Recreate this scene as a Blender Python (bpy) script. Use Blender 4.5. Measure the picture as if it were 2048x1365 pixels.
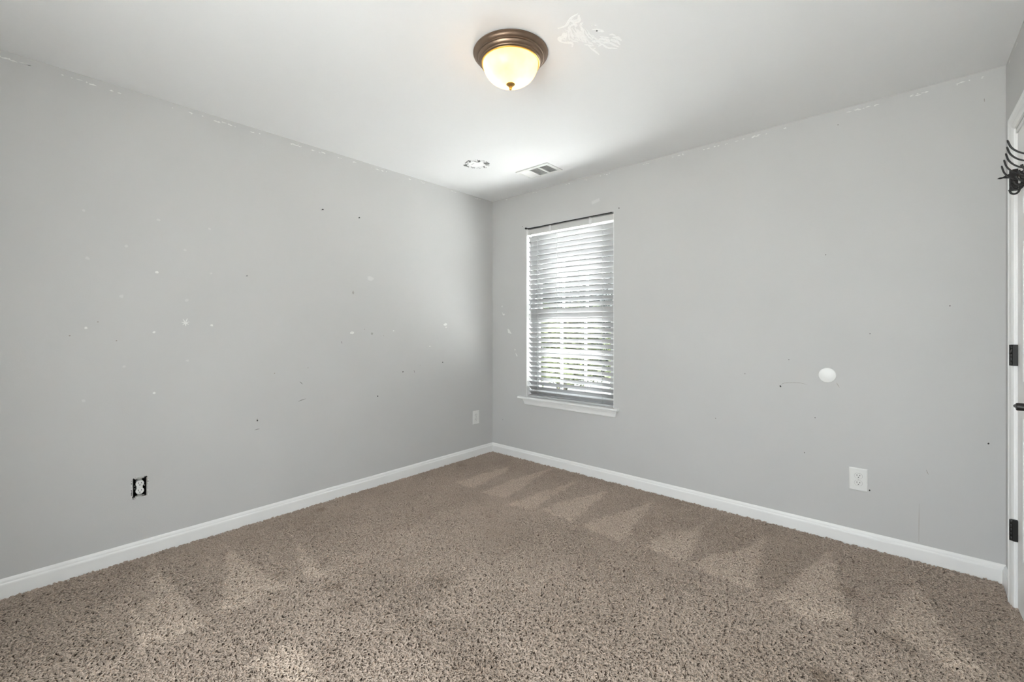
import bpy, bmesh, math, random
import numpy as np
from mathutils import Vector, Matrix

# ------------------------------------------------------------------ scene, camera, light
sc = bpy.context.scene
for o in list(bpy.data.objects):
    bpy.data.objects.remove(o)
COL = sc.collection
H = 2.44                # ceiling height
W = 3.367               # room width (x), back wall is y = 0
YF = -3.75              # wall behind the camera
sc.view_settings.view_transform = 'Standard'
sc.view_settings.look = 'None'
sc.view_settings.gamma = 1.0
sc.view_settings.use_curve_mapping = False
sc.view_settings.exposure = 0.26

cam = bpy.data.cameras.new('camera')
cam.sensor_fit = 'HORIZONTAL'
cam.sensor_width = 36.0
cam.lens = 878.6 * 36.0 / 2048.0
cam.shift_y = -25.5 / 2048.0
cam.clip_start = 0.02
camo = bpy.data.objects.new('camera', cam)
COL.objects.link(camo)
camo.location = (2.998, -3.095, 1.20)
camo.rotation_euler = (math.pi / 2, 0, math.atan2(0.6632, 0.7484))
sc.camera = camo

SKY = 9.0
world = bpy.data.worlds.new('overcast_sky')
sc.world = world
world.use_nodes = True
wn = world.node_tree.nodes
wl = world.node_tree.links
bg = wn['Background']
bg.inputs['Color'].default_value = (0.955, 0.98, 1.025, 1)
bg.inputs['Strength'].default_value = SKY
sun = bpy.data.lights.new('sun', 'SUN')
sun.energy = 105.0
sun.angle = math.radians(2.0)
sun.color = (1.0, 0.985, 0.985)
suno = bpy.data.objects.new('sun', sun)
COL.objects.link(suno)
suno.location = (-6, 4, 9)
suno.rotation_euler = Vector((-0.90, 0.0, 0.62)).to_track_quat('Z', 'Y').to_euler()

# openings: x0, x1, z0, z1
WIN = (0.430, 1.318, 0.566, 2.112)      # window in the back wall
FILL_WIN = (1.62, 3.10, 0.25, 2.10)         # added window behind the camera, for fill daylight

def portal(name, loc, rx, sx, sy):
    l = bpy.data.lights.new(name, 'AREA')
    l.shape = 'RECTANGLE'
    l.size = sx
    l.size_y = sy
    l.cycles.is_portal = True
    o = bpy.data.objects.new(name, l)
    COL.objects.link(o)
    o.location = loc
    o.rotation_euler = (rx, 0, 0)
portal('daylight_portal_back', ((WIN[0] + WIN[1]) / 2, 0.16, (WIN[2] + WIN[3]) / 2), -math.pi / 2, WIN[1] - WIN[0], WIN[3] - WIN[2])
portal('daylight_portal_front', ((FILL_WIN[0] + FILL_WIN[1]) / 2, YF - 0.13, (FILL_WIN[2] + FILL_WIN[3]) / 2), math.pi / 2, FILL_WIN[1] - FILL_WIN[0], FILL_WIN[3] - FILL_WIN[2])
try:
    sc.cycles.max_bounces = 10
    sc.cycles.diffuse_bounces = 5
    sc.cycles.transmission_bounces = 8
    sc.cycles.transparent_max_bounces = 16
    sc.cycles.sample_clamp_indirect = 60.0
    sc.cycles.use_denoising = True
    sc.cycles.use_adaptive_sampling = True
    sc.cycles.adaptive_threshold = 0.06
    sc.cycles.adaptive_min_samples = 16
    sc.cycles.caustics_reflective = False
    sc.cycles.caustics_refractive = False
except Exception:
    pass

rnd = random.Random(7)

# ------------------------------------------------------------------ materials
def mat(name, col, rough=0.6, metal=0.0, noise=0.0, nscale=3.0, bump=0.0, bscale=200.0, spec=0.5, emit=None, estr=0.0, coat=0.0):
    m = bpy.data.materials.new(name)
    m.use_nodes = True
    nt = m.node_tree
    p = nt.nodes['Principled BSDF']
    p.inputs['Base Color'].default_value = (*col, 1)
    p.inputs['Roughness'].default_value = rough
    p.inputs['Metallic'].default_value = metal
    p.inputs['Specular IOR Level'].default_value = spec
    if coat:
        p.inputs['Coat Weight'].default_value = coat
    if emit:
        p.inputs['Emission Color'].default_value = (*emit, 1)
        p.inputs['Emission Strength'].default_value = estr
    tc = None
    if noise or bump:
        tc = nt.nodes.new('ShaderNodeTexCoord')
    if noise:
        n = nt.nodes.new('ShaderNodeTexNoise')
        n.inputs['Scale'].default_value = nscale
        n.inputs['Detail'].default_value = 5
        nt.links.new(tc.outputs['Object'], n.inputs['Vector'])
        r = nt.nodes.new('ShaderNodeMapRange')
        r.inputs['From Min'].default_value = 0.3
        r.inputs['From Max'].default_value = 0.7
        r.inputs['To Min'].default_value = 1 - noise
        r.inputs['To Max'].default_value = 1 + noise
        nt.links.new(n.outputs['Fac'], r.inputs['Value'])
        mx = nt.nodes.new('ShaderNodeVectorMath')
        mx.operation = 'SCALE'
        mx.inputs[0].default_value = col
        nt.links.new(r.outputs['Result'], mx.inputs['Scale'])
        nt.links.new(mx.outputs['Vector'], p.inputs['Base Color'])
    if bump:
        n2 = nt.nodes.new('ShaderNodeTexNoise')
        n2.inputs['Scale'].default_value = bscale
        n2.inputs['Detail'].default_value = 3
        nt.links.new(tc.outputs['Object'], n2.inputs['Vector'])
        b = nt.nodes.new('ShaderNodeBump')
        b.inputs['Strength'].default_value = bump
        b.inputs['Distance'].default_value = 0.001
        nt.links.new(n2.outputs['Fac'], b.inputs['Height'])
        nt.links.new(b.outputs['Normal'], p.inputs['Normal'])
    return m

M = {}
M['wall'] = mat('grey_wall_paint', (0.584, 0.581, 0.574), 0.75, noise=0.018, nscale=1.6, bump=0.25, bscale=160, spec=0.25)
M['ceil'] = mat('white_ceiling_paint', (0.84, 0.84, 0.84), 0.9, noise=0.006, nscale=2, bump=0.2, bscale=150, spec=0.15)
M['trim'] = mat('white_trim_paint', (0.87, 0.87, 0.86), 0.4, noise=0.01, nscale=6, bump=0.06, bscale=60)
M['door'] = mat('white_door_paint', (0.86, 0.86, 0.85), 0.45, noise=0.008, nscale=5, bump=0.1, bscale=90)
M['vinyl'] = mat('white_window_vinyl', (0.72, 0.73, 0.73), 0.35, noise=0.005, nscale=5)
M['plate'] = mat('white_plastic', (0.80, 0.80, 0.78), 0.3, noise=0.006, nscale=30)
M['slot'] = mat('dark_slot', (0.02, 0.02, 0.02), 0.6, noise=0.1, nscale=40)
M['screwp'] = mat('pale_screw', (0.62, 0.62, 0.60), 0.4, metal=0.3, noise=0.05, nscale=80)
M['iron'] = mat('black_iron', (0.013, 0.012, 0.011), 0.40, metal=0.2, noise=0.15, nscale=60, bump=0.2, bscale=300)
M['bronze'] = mat('brushed_bronze', (0.27, 0.19, 0.135), 0.38, metal=0.85, noise=0.06, nscale=30)
M['gold'] = mat('antique_gold', (0.50, 0.32, 0.12), 0.32, metal=0.9, noise=0.06, nscale=50)
M['steel'] = mat('galvanised_steel', (0.42, 0.42, 0.40), 0.45, metal=0.7, noise=0.08, nscale=60)
M['headrail'] = mat('grey_headrail_enamel', (0.64, 0.64, 0.625), 0.4, noise=0.02, nscale=20)
M['clip'] = mat('clear_white_plastic', (0.82, 0.82, 0.82), 0.25, noise=0.01, nscale=60)
M['cord'] = mat('pale_cord', (0.50, 0.51, 0.50), 0.8, noise=0.1, nscale=300)
M['wand'] = mat('grey_wand_plastic', (0.36, 0.36, 0.36), 0.25, noise=0.03, nscale=50)
M['boxdark'] = mat('dark_electrical_box', (0.016, 0.015, 0.014), 0.7, noise=0.2, nscale=60)
M['spackle'] = mat('white_spackle', (0.955, 0.955, 0.95), 0.9, noise=0.03, nscale=120, bump=0.5, bscale=300, spec=0.1)
M['spackle_wall'] = mat('wall_spackle', (0.80, 0.80, 0.78), 0.9, noise=0.03, nscale=90, spec=0.1)
M['dab_faint'] = mat('faint_touch_up_paint', (0.66, 0.655, 0.645), 0.8, noise=0.02, nscale=90, spec=0.1)
M['raw'] = mat('torn_paper_grey', (0.20, 0.20, 0.195), 0.9, noise=0.4, nscale=140, spec=0.1)
M['scuff'] = mat('dark_scuff', (0.055, 0.053, 0.05), 0.9, noise=0.3, nscale=150, spec=0.1)
M['smudge'] = mat('grey_smudge', (0.42, 0.41, 0.395), 0.9, noise=0.05, nscale=150, spec=0.1)
M['mark'] = mat('brown_scratch', (0.30, 0.27, 0.23), 0.9, noise=0.2, nscale=150, spec=0.1)
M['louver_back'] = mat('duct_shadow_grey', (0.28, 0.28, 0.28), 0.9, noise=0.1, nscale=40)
M['leaf'] = mat('green_leaf', (0.020, 0.028, 0.021), 0.6, noise=0.5, nscale=3.0)
M['leaf2'] = mat('yellow_green_leaf', (0.050, 0.060, 0.022), 0.6, noise=0.4, nscale=4.0)
M['bark'] = mat('bark', (0.06, 0.05, 0.04), 0.9, noise=0.3, nscale=12, bump=0.6, bscale=30)
M['bounce_patio'] = mat('pale_concrete', (0.68, 0.68, 0.672), 0.9, noise=0.08, nscale=5, bump=0.3, bscale=60)
M['grass'] = mat('dry_grass', (0.35, 0.347, 0.340), 0.9, noise=0.15, nscale=3.0, bump=0.6, bscale=25)
M['siding'] = mat('pale_siding', (0.16, 0.175, 0.17), 0.7, noise=0.05, nscale=3)

# window glass: mostly clear with a faint reflection
g = bpy.data.materials.new('window_glass')
g.use_nodes = True
nt = g.node_tree
nt.nodes.clear()
go = nt.nodes.new('ShaderNodeOutputMaterial')
gt = nt.nodes.new('ShaderNodeBsdfTransparent')
gt.inputs['Color'].default_value = (0.93, 0.97, 0.955, 1)
gg = nt.nodes.new('ShaderNodeBsdfGlossy')
gg.inputs['Roughness'].default_value = 0.02
gm = nt.nodes.new('ShaderNodeMixShader')
gm.inputs[0].default_value = 0.05
nt.links.new(gt.outputs[0], gm.inputs[1])
nt.links.new(gg.outputs[0], gm.inputs[2])
nt.links.new(gm.outputs[0], go.inputs['Surface'])
M['glass'] = g

# blind slats: white plastic that lets a little light through
s = bpy.data.materials.new('white_blind_slat')
s.use_nodes = True
nt = s.node_tree
p = nt.nodes['Principled BSDF']
p.inputs['Base Color'].default_value = (0.52, 0.522, 0.525, 1)
p.inputs['Roughness'].default_value = 0.4
tr = nt.nodes.new('ShaderNodeBsdfTranslucent')
tr.inputs['Color'].default_value = (0.80, 0.82, 0.82, 1)
tn = nt.nodes.new('ShaderNodeTexNoise')
tn.inputs['Scale'].default_value = 30
tm = nt.nodes.new('ShaderNodeMapRange')
tm.inputs['To Min'].default_value = 0.025
tm.inputs['To Max'].default_value = 0.035
mx = nt.nodes.new('ShaderNodeMixShader')
nt.links.new(tn.outputs['Fac'], tm.inputs['Value'])
nt.links.new(tm.outputs['Result'], mx.inputs[0])
nt.links.new(p.outputs[0], mx.inputs[1])
nt.links.new(tr.outputs[0], mx.inputs[2])
nt.links.new(mx.outputs[0], nt.nodes['Material Output'].inputs['Surface'])
M['slat'] = s

# lamp dome: amber alabaster glass lit by the bulbs inside
d = bpy.data.materials.new('amber_alabaster_glass')
d.use_nodes = True
nt = d.node_tree
nt.nodes.clear()
do = nt.nodes.new('ShaderNodeOutputMaterial')
dt = nt.nodes.new('ShaderNodeBsdfTranslucent')
dd = nt.nodes.new('ShaderNodeBsdfDiffuse')
dg = nt.nodes.new('ShaderNodeBsdfGlossy')
dg.inputs['Roughness'].default_value = 0.25
dn = nt.nodes.new('ShaderNodeTexNoise')
dn.inputs['Scale'].default_value = 9
dn.inputs['Detail'].default_value = 4
dr = nt.nodes.new('ShaderNodeValToRGB')
dr.color_ramp.elements[0].position = 0.3
dr.color_ramp.elements[0].color = (0.92, 0.66, 0.30, 1)
dr.color_ramp.elements[1].position = 0.7
dr.color_ramp.elements[1].color = (0.96, 0.77, 0.45, 1)
tc = nt.nodes.new('ShaderNodeTexCoord')
nt.links.new(tc.outputs['Object'], dn.inputs['Vector'])
nt.links.new(dn.outputs['Fac'], dr.inputs['Fac'])
nt.links.new(dr.outputs['Color'], dt.inputs['Color'])
nt.links.new(dr.outputs['Color'], dd.inputs['Color'])
m1 = nt.nodes.new('ShaderNodeMixShader')
m1.inputs[0].default_value = 0.35
m2 = nt.nodes.new('ShaderNodeMixShader')
m2.inputs[0].default_value = 0.05
nt.links.new(dt.outputs[0], m1.inputs[1])
nt.links.new(dd.outputs[0], m1.inputs[2])
nt.links.new(m1.outputs[0], m2.inputs[1])
nt.links.new(dg.outputs[0], m2.inputs[2])
nt.links.new(m2.outputs[0], do.inputs['Surface'])
M['dome'] = d
M['bulb'] = mat('glowing_bulb', (0.9, 0.85, 0.75), 0.5, emit=(1.0, 0.74, 0.42), estr=33.0, noise=0.01, nscale=20)

# carpet yarn, tinted by the wear and stain values stored in the carpet, painted nap shading included
def carpet_mat(name, kind, dark):
    m = bpy.data.materials.new(name)
    m.use_nodes = True
    nt = m.node_tree
    p = nt.nodes['Principled BSDF']
    p.inputs['Roughness'].default_value = 0.95
    p.inputs['Specular IOR Level'].default_value = 0.05
    aw = nt.nodes.new('ShaderNodeAttribute')
    aw.attribute_name = 'wear_nap_shade'
    aw.attribute_type = kind
    ast = nt.nodes.new('ShaderNodeAttribute')
    ast.attribute_name = 'stain'
    ast.attribute_type = kind
    ram = nt.nodes.new('ShaderNodeValToRGB')
    cr = ram.color_ramp
    cr.elements[0].position = 0.0
    cr.elements[0].color = (0.300 * dark, 0.240 * dark, 0.195 * dark, 1)
    cr.elements[1].position = 1.0
    cr.elements[1].color = (0.720 * dark, 0.600 * dark, 0.500 * dark, 1)
    e = cr.elements.new(0.5)
    e.color = (0.500 * dark, 0.412 * dark, 0.345 * dark, 1)
    nt.links.new(aw.outputs['Fac'], ram.inputs['Fac'])
    mixs = nt.nodes.new('ShaderNodeMix')
    mixs.data_type = 'RGBA'
    mixs.inputs['B'].default_value = (0.150 * dark, 0.095 * dark, 0.055 * dark, 1)
    nt.links.new(ast.outputs['Fac'], mixs.inputs['Factor'])
    nt.links.new(ram.outputs['Color'], mixs.inputs['A'])
    info = nt.nodes.new('ShaderNodeNewGeometry')
    mr = nt.nodes.new('ShaderNodeMapRange')
    mr.inputs['To Min'].default_value = 0.86
    mr.inputs['To Max'].default_value = 1.12
    nt.links.new(info.outputs['Random Per Island'], mr.inputs['Value'])
    vm = nt.nodes.new('ShaderNodeVectorMath')
    vm.operation = 'SCALE'
    nt.links.new(mixs.outputs['Result'], vm.inputs[0])
    nt.links.new(mr.outputs['Result'], vm.inputs['Scale'])
    nt.links.new(vm.outputs['Vector'], p.inputs['Base Color'])
    return m
M['yarn'] = carpet_mat('beige_carpet_yarn', 'INSTANCER', 1.0)
M['backing'] = mat('carpet_backing', (0.27, 0.215, 0.175), 0.95, noise=0.25, nscale=90, bump=0.8, bscale=180, spec=0.05)

# ------------------------------------------------------------------ helpers
def link(name, me, m, parent=None, smooth=False):
    o = bpy.data.objects.new(name, me)
    COL.objects.link(o)
    if m is not None and not me.materials:
        me.materials.append(m)
    if parent is not None:
        o.parent = parent
    if smooth:
        for f in me.polygons:
            f.use_smooth = True
    return o

def obj(name, bm, m, parent=None, smooth=False, autosmooth=None):
    bmesh.ops.recalc_face_normals(bm, faces=bm.faces)
    me = bpy.data.meshes.new(name)
    bm.to_mesh(me)
    bm.free()
    o = link(name, me, m, parent, smooth)
    if autosmooth:
        for f in me.polygons:
            f.use_smooth = True
        try:
            me.set_sharp_from_angle(angle=math.radians(autosmooth))
        except Exception:
            pass
    return o

def tag(o, label=None, cat=None, group=None, kind=None):
    if label:
        o['label'] = label
    if cat:
        o['category'] = cat
    if group:
        o['group'] = group
    if kind:
        o['kind'] = kind
    return o

def empty(name, loc, rot=(0, 0, 0)):
    o = bpy.data.objects.new(name, None)
    o.empty_display_size = 0.05
    COL.objects.link(o)
    o.location = loc
    o.rotation_euler = rot
    return o

def box(bm, x0, x1, y0, y1, z0, z1, bev=0.0, seg=2):
    vs = [bm.verts.new((x, y, z)) for x in (x0, x1) for y in (y0, y1) for z in (z0, z1)]
    q = [(0, 1, 3, 2), (4, 6, 7, 5), (0, 4, 5, 1), (2, 3, 7, 6), (0, 2, 6, 4), (1, 5, 7, 3)]
    fs = [bm.faces.new([vs[i] for i in f]) for f in q]
    if bev > 0:
        es = list({e for f in fs for e in f.edges})
        bmesh.ops.bevel(bm, geom=es, offset=bev, segments=seg, affect='EDGES', profile=0.6)
    return bm

def B(*a, **k):
    return box(bmesh.new(), *a, **k)

def lathe(prof, n=48, bm=None, axis='z', origin=(0, 0, 0), cap=True):
    """prof: list of (radius, height); turned about the axis through origin"""
    bm = bm or bmesh.new()
    O = Vector(origin)
    def P(r, h, t):
        c, s_ = r * math.cos(t), r * math.sin(t)
        v = {'z': (c, s_, h), 'x': (h, c, s_), 'y': (c, h, s_)}[axis]
        return O + Vector(v)
    rings = []
    for r, h in prof:
        if r < 1e-6:
            rings.append([bm.verts.new(P(0, h, 0))])
        else:
            rings.append([bm.verts.new(P(r, h, 2 * math.pi * i / n)) for i in range(n)])
    for a, b in zip(rings, rings[1:]):
        for i in range(n):
            j = (i + 1) % n
            if len(a) == 1 and len(b) == 1:
                continue
            if len(a) == 1:
                bm.faces.new((a[0], b[j], b[i]))
            elif len(b) == 1:
                bm.faces.new((a[i], a[j], b[0]))
            else:
                bm.faces.new((a[i], a[j], b[j], b[i]))
    if cap:
        for rg in (rings[0], rings[-1]):
            if len(rg) > 2:
                bm.faces.new(rg)
    return bm

def smooth_path(pts, n=6):
    P = [Vector(p_) for p_ in pts]
    P = [2 * P[0] - P[1]] + P + [2 * P[-1] - P[-2]]
    out = []
    for i in range(1, len(P) - 2):
        for k in range(n):
            t = k / n
            a, b, c, d_ = P[i - 1], P[i], P[i + 1], P[i + 2]
            out.append(0.5 * ((2 * b) + (c - a) * t + (2 * a - 5 * b + 4 * c - d_) * t * t + (3 * b - a - 3 * c + d_) * t ** 3))
    out.append(P[-2])
    return out

def tube(pts, r, n=8, bm=None):
    """r: number or list of radii along the path"""
    bm = bm or bmesh.new()
    pts = [Vector(p_) for p_ in pts]
    rs = r if isinstance(r, (list, tuple)) else [r] * len(pts)
    rings = []
    up = Vector((0, 0, 1))
    prev = None
    for i, p_ in enumerate(pts):
        t = (pts[min(i + 1, len(pts) - 1)] - pts[max(i - 1, 0)]).normalized()
        if prev is None:
            a = t.cross(up)
            if a.length < 1e-4:
                a = t.cross(Vector((1, 0, 0)))
            a.normalize()
        else:
            a = (prev - t * prev.dot(t)).normalized()
        prev = a
        b = t.cross(a)
        rings.append([bm.verts.new(p_ + rs[i] * (math.cos(2 * math.pi * k / n) * a + math.sin(2 * math.pi * k / n) * b)) for k in range(n)])
    for a, b in zip(rings, rings[1:]):
        for i in range(n):
            j = (i + 1) % n
            bm.faces.new((a[i], a[j], b[j], b[i]))
    bm.faces.new(rings[0])
    bm.faces.new(rings[-1])
    return bm

def prism(poly, f0, f1, bm=None):
    """poly: 2D points; f0/f1 map a 2D point to the 3D points of the two caps"""
    bm = bm or bmesh.new()
    a = [bm.verts.new(f0(*p_)) for p_ in poly]
    b = [bm.verts.new(f1(*p_)) for p_ in poly]
    n = len(poly)
    bm.faces.new(a)
    bm.faces.new(list(reversed(b)))
    for i in range(n):
        j = (i + 1) % n
        bm.faces.new((a[i], b[i], b[j], a[j]))
    return bm

# the four planes of the room: (u, v, height above the surface) -> point
def on_left(u, v, h=0.0):
    return (h, u, v)
def on_back(u, v, h=0.0):
    return (u, -h, v)
def on_ceil(u, v, h=0.0):
    return (u, v, H - h)
def on_right(u, v, h=0.0):
    return (W - h, u, v)

def patch(poly, plane, h, bm=None):
    return prism(poly, lambda u, v: plane(u, v, -0.0005), lambda u, v: plane(u, v, h), bm)

def blob(u, v, ru, rv, n=12, j=0.22, rot=0.0):
    out = []
    for i in range(n):
        t = 2 * math.pi * i / n
        k = 1 + rnd.uniform(-j, j)
        a, b = ru * k * math.cos(t), rv * k * math.sin(t)
        out.append((u + a * math.cos(rot) - b * math.sin(rot), v + a * math.sin(rot) + b * math.cos(rot)))
    return out

def ribbon(pts, wd, plane, h, bm=None, taper=True):
    """a raised stroke: thin strip with a ridge, laid on a plane"""
    bm = bm or bmesh.new()
    P = smooth_path([(a, b, 0) for a, b in pts], 5)
    rows = []
    n = len(P)
    for i, p_ in enumerate(P):
        t = (P[min(i + 1, n - 1)] - P[max(i - 1, 0)]).normalized()
        nn = Vector((-t.y, t.x, 0))
        f = (0.35 + 0.65 * math.sin(math.pi * min(max(i / (n - 1), 0.04), 0.96))) if taper else 1.0
        w_ = wd * 0.5 * f * rnd.uniform(0.8, 1.2)
        rows.append([bm.verts.new(plane(*(p_ + nn * w_ * k)[:2], hh)) for k, hh in ((-1, -0.0004), (-0.75, h * 0.8), (0.0, h * 0.45), (0.75, h), (1, -0.0004))])
    for a, b in zip(rows, rows[1:]):
        for i in range(4):
            bm.faces.new((a[i], a[i + 1], b[i + 1], b[i]))
    bm.faces.new(rows[0])
    bm.faces.new(rows[-1])
    return bm

def wall(name, axis, c, t, u0, u1, z0, z1, holes, m):
    """wall slab with its room face at c, thickness t (signed, away from the room); holes: (u0, u1, z0, z1, through)"""
    bm = bmesh.new()
    us = sorted({u0, u1, *[h[0] for h in holes], *[h[1] for h in holes]})
    zs = sorted({z0, z1, *[h[2] for h in holes], *[h[3] for h in holes]})
    def P(u, z, d_):
        return (c + d_, u, z) if axis == 'x' else (u, c + d_, z)
    cache = {}
    def V(u, z, d_):
        k = (round(u, 5), round(z, 5), round(d_, 5))
        if k not in cache:
            cache[k] = bm.verts.new(P(u, z, d_))
        return cache[k]
    def inside(u, z):
        for h in holes:
            if h[0] < u < h[1] and h[2] < z < h[3]:
                return h
        return None
    def quad(*k):
        try:
            bm.faces.new([V(*q) for q in k])
        except ValueError:
            pass
    for a, b in zip(us, us[1:]):
        for p_, q in zip(zs, zs[1:]):
            h = inside((a + b) / 2, (p_ + q) / 2)
            if not h:
                quad((a, p_, 0), (b, p_, 0), (b, q, 0), (a, q, 0))
            if not h or not h[4]:
                quad((a, p_, t), (b, p_, t), (b, q, t), (a, q, t))
    quad((u0, z0, 0), (u1, z0, 0), (u1, z0, t), (u0, z0, t))
    quad((u0, z1, 0), (u1, z1, 0), (u1, z1, t), (u0, z1, t))
    quad((u0, z0, 0), (u0, z1, 0), (u0, z1, t), (u0, z0, t))
    quad((u1, z0, 0), (u1, z1, 0), (u1, z1, t), (u1, z0, t))
    for h in holes:
        e = t if h[4] else t * 0.9
        a, b, p_, q = h[:4]
        if p_ > z0 + 1e-6:
            quad((a, p_, 0), (b, p_, 0), (b, p_, e), (a, p_, e))
        quad((a, q, 0), (b, q, 0), (b, q, e), (a, q, e))
        quad((a, p_, 0), (a, q, 0), (a, q, e), (a, p_, e))
        quad((b, p_, 0), (b, q, 0), (b, q, e), (b, p_, e))
        if not h[4]:
            quad((a, p_, e), (b, p_, e), (b, q, e), (a, q, e))
    me = bpy.data.meshes.new(name)
    bm.to_mesh(me)
    bm.free()
    return link(name, me, m)

# ------------------------------------------------------------------ the room
T = 0.12
floor = tag(obj('floor', B(-T, W + T, YF - T, T, -0.20, -0.012), M['backing']), 'carpeted floor slab of the empty bedroom', kind='structure')
ceiling = tag(obj('ceiling', B(-T, W + T, YF - T, T, H, H + 0.15), M['ceil']), 'smooth white ceiling with patched spots', kind='structure')
OUTL = (-2.664, 0.364)      # uncovered outlet on the left wall (y, z)
wl_ = tag(wall('wall_left', 'x', 0.0, -T, YF, 0.0, -0.012, H, [(OUTL[0] - 0.031, OUTL[0] + 0.031, OUTL[1] - 0.051, OUTL[1] + 0.051, False)], M['wall']),
          'long grey painted wall on the left with nails and spackle spots', kind='structure')
wb = tag(wall('wall_back', 'y', 0.0, T + 0.03, -T, W + T, -0.012, H, [(WIN[0], WIN[1], WIN[2], WIN[3], True)], M['wall']),
         'grey painted wall with the window and round cover', kind='structure')
DY0, DY1, DZ = -0.883, -0.251, 2.036     # door opening in the right wall
wr = tag(wall('wall_right', 'x', W, T, YF, 0.0, -0.012, H, [(DY0 - 0.012, DY1 + 0.012, -0.012, DZ + 0.012, False)], M['wall']),
         'grey painted wall with the white panel door at the right edge', kind='structure')
wf = tag(wall('wall_front', 'y', YF, -T, -T, W + T, -0.012, H, [(FILL_WIN[0], FILL_WIN[1], FILL_WIN[2], FILL_WIN[3], True)], M['wall']),
         'grey wall behind the viewpoint with an added fill-light window', kind='structure')

# baseboards: moulded profile (thickness, height)
BBP = [(0, 0), (0.0125, 0), (0.0125, 0.055), (0.0115, 0.060), (0.0085, 0.064), (0.0075, 0.072), (0.0045, 0.079), (0.002, 0.083), (0, 0.083)]
def baseboard(name, f, a, b, label):
    bm = prism(BBP, lambda t, z: f(a, t, z - 0.012 if z == 0 else z), lambda t, z: f(b, t, z - 0.012 if z == 0 else z))
    return tag(obj(name, bm, M['trim']), label, kind='structure')
baseboard('baseboard_left', lambda u, t, z: (t, u, z), YF, -0.0126, 'white moulded baseboard along the left wall')
baseboard('baseboard_back', lambda u, t, z: (u, -t, z), 0.0, W, 'white moulded baseboard under the window wall')
baseboard('baseboard_right', lambda u, t, z: (W - t, u, z), -0.1895, -0.0126, 'short white baseboard between corner and door casing')
baseboard('baseboard_right', lambda u, t, z: (W - t, u, z), YF + 0.013, -0.9445, 'white baseboard along the right wall on the near side of the door')
baseboard('baseboard_front', lambda u, t, z: (u, YF + t, z), 0.013, W, 'white baseboard behind the viewpoint')

# ------------------------------------------------------------------ door with casing
CT = [(0, 0), (0, 0.0165), (0.004, 0.018), (0.014, 0.018), (0.017, 0.0155), (0.036, 0.0125), (0.044, 0.0125), (0.048, 0.011), (0.055, 0.008), (0.058, 0.006), (0.058, 0)]
trim = empty('trim_1', (W, DY1, 0))
tag(trim, 'white moulded casing around the panel door', kind='structure')
def inv(o, e):
    o.parent = e
    o.matrix_parent_inverse = Matrix.Translation(-Vector(e.location))
    return o
ZT = 2.117
# casing leg nearest the corner: mitred top
def leg(yo, sgn):
    return prism(CT, lambda a, t: (W - t, yo - sgn * a, -0.009), lambda a, t: (W - t, yo - sgn * a, ZT - a))
inv(obj('casing_leg', leg(-0.190, 1), M['trim']), trim)
inv(obj('casing_leg', leg(DY0 - 0.061, -1), M['trim']), trim)
inv(obj('casing_head', prism(CT, lambda a, t: (W - t, -0.190 - a, ZT - a), lambda a, t: (W - t, DY0 - 0.061 + a, ZT - a)), M['trim']), trim)
jb = bmesh.new()
box(jb, W - 0.001, W + 0.10, DY1, DY1 + 0.0119, -0.009, DZ + 0.0119)
box(jb, W - 0.001, W + 0.10, DY0 - 0.0119, DY0, -0.009, DZ + 0.0119)
box(jb, W - 0.001, W + 0.10, DY0, DY1, DZ, DZ + 0.0119)
inv(obj('door_jamb', jb, M['trim']), trim)

door = empty('door_1', (W, DY1, 0))
tag(door, 'white six panel door with black hinges at the right edge', kind='structure')
XD = W + 0.004            # face of the door
dy0, dy1 = DY0 + 0.003, DY1 - 0.003
ds = bmesh.new()
box(ds, XD + 0.008, XD + 0.036, dy0, dy1, 0.006, DZ - 0.003)
st, mu = 0.105, 0.09
ym = (dy0 + dy1) / 2
rows = [(0.24, 0.83), (0.98, 1.56), (1.67, 1.91)]
def slabbox(a, b, p_, q):
    box(ds, XD, XD + 0.0085, a, b, p_, q)
slabbox(dy0, dy0 + st, 0.006, DZ - 0.003)
slabbox(dy1 - st, dy1, 0.006, DZ - 0.003)
slabbox(ym - mu / 2, ym + mu / 2, 0.006, DZ - 0.003)
zz = [0.006] + [v_ for r_ in rows for v_ in r_] + [DZ - 0.003]
for a, b in zip(zz[::2], zz[1::2]):
    slabbox(dy0 + st, ym - mu / 2, a, b)
    slabbox(ym + mu / 2, dy1 - st, a, b)
inv(obj('door_slab', ds, M['door']), door)
for a, b in ((dy0 + st, ym - mu / 2), (ym + mu / 2, dy1 - st)):
    for p_, q in rows:
        pb = bmesh.new()
        loops = []
        for ins, dep in ((0.0, 0.0), (0.008, 0.0062), (0.020, 0.0062), (0.038, 0.0015)):
            loops.append([pb.verts.new((XD + dep, y_, z_)) for y_, z_ in ((a + ins, p_ + ins), (b - ins, p_ + ins), (b - ins, q - ins), (a + ins, q - ins))])
        for l0, l1 in zip(loops, loops[1:]):
            for i in range(4):
                pb.faces.new((l0[i], l0[(i + 1) % 4], l1[(i + 1) % 4], l1[i]))
        pb.faces.new(loops[-1])
        inv(obj('panel', pb, M['door']), door)
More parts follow.
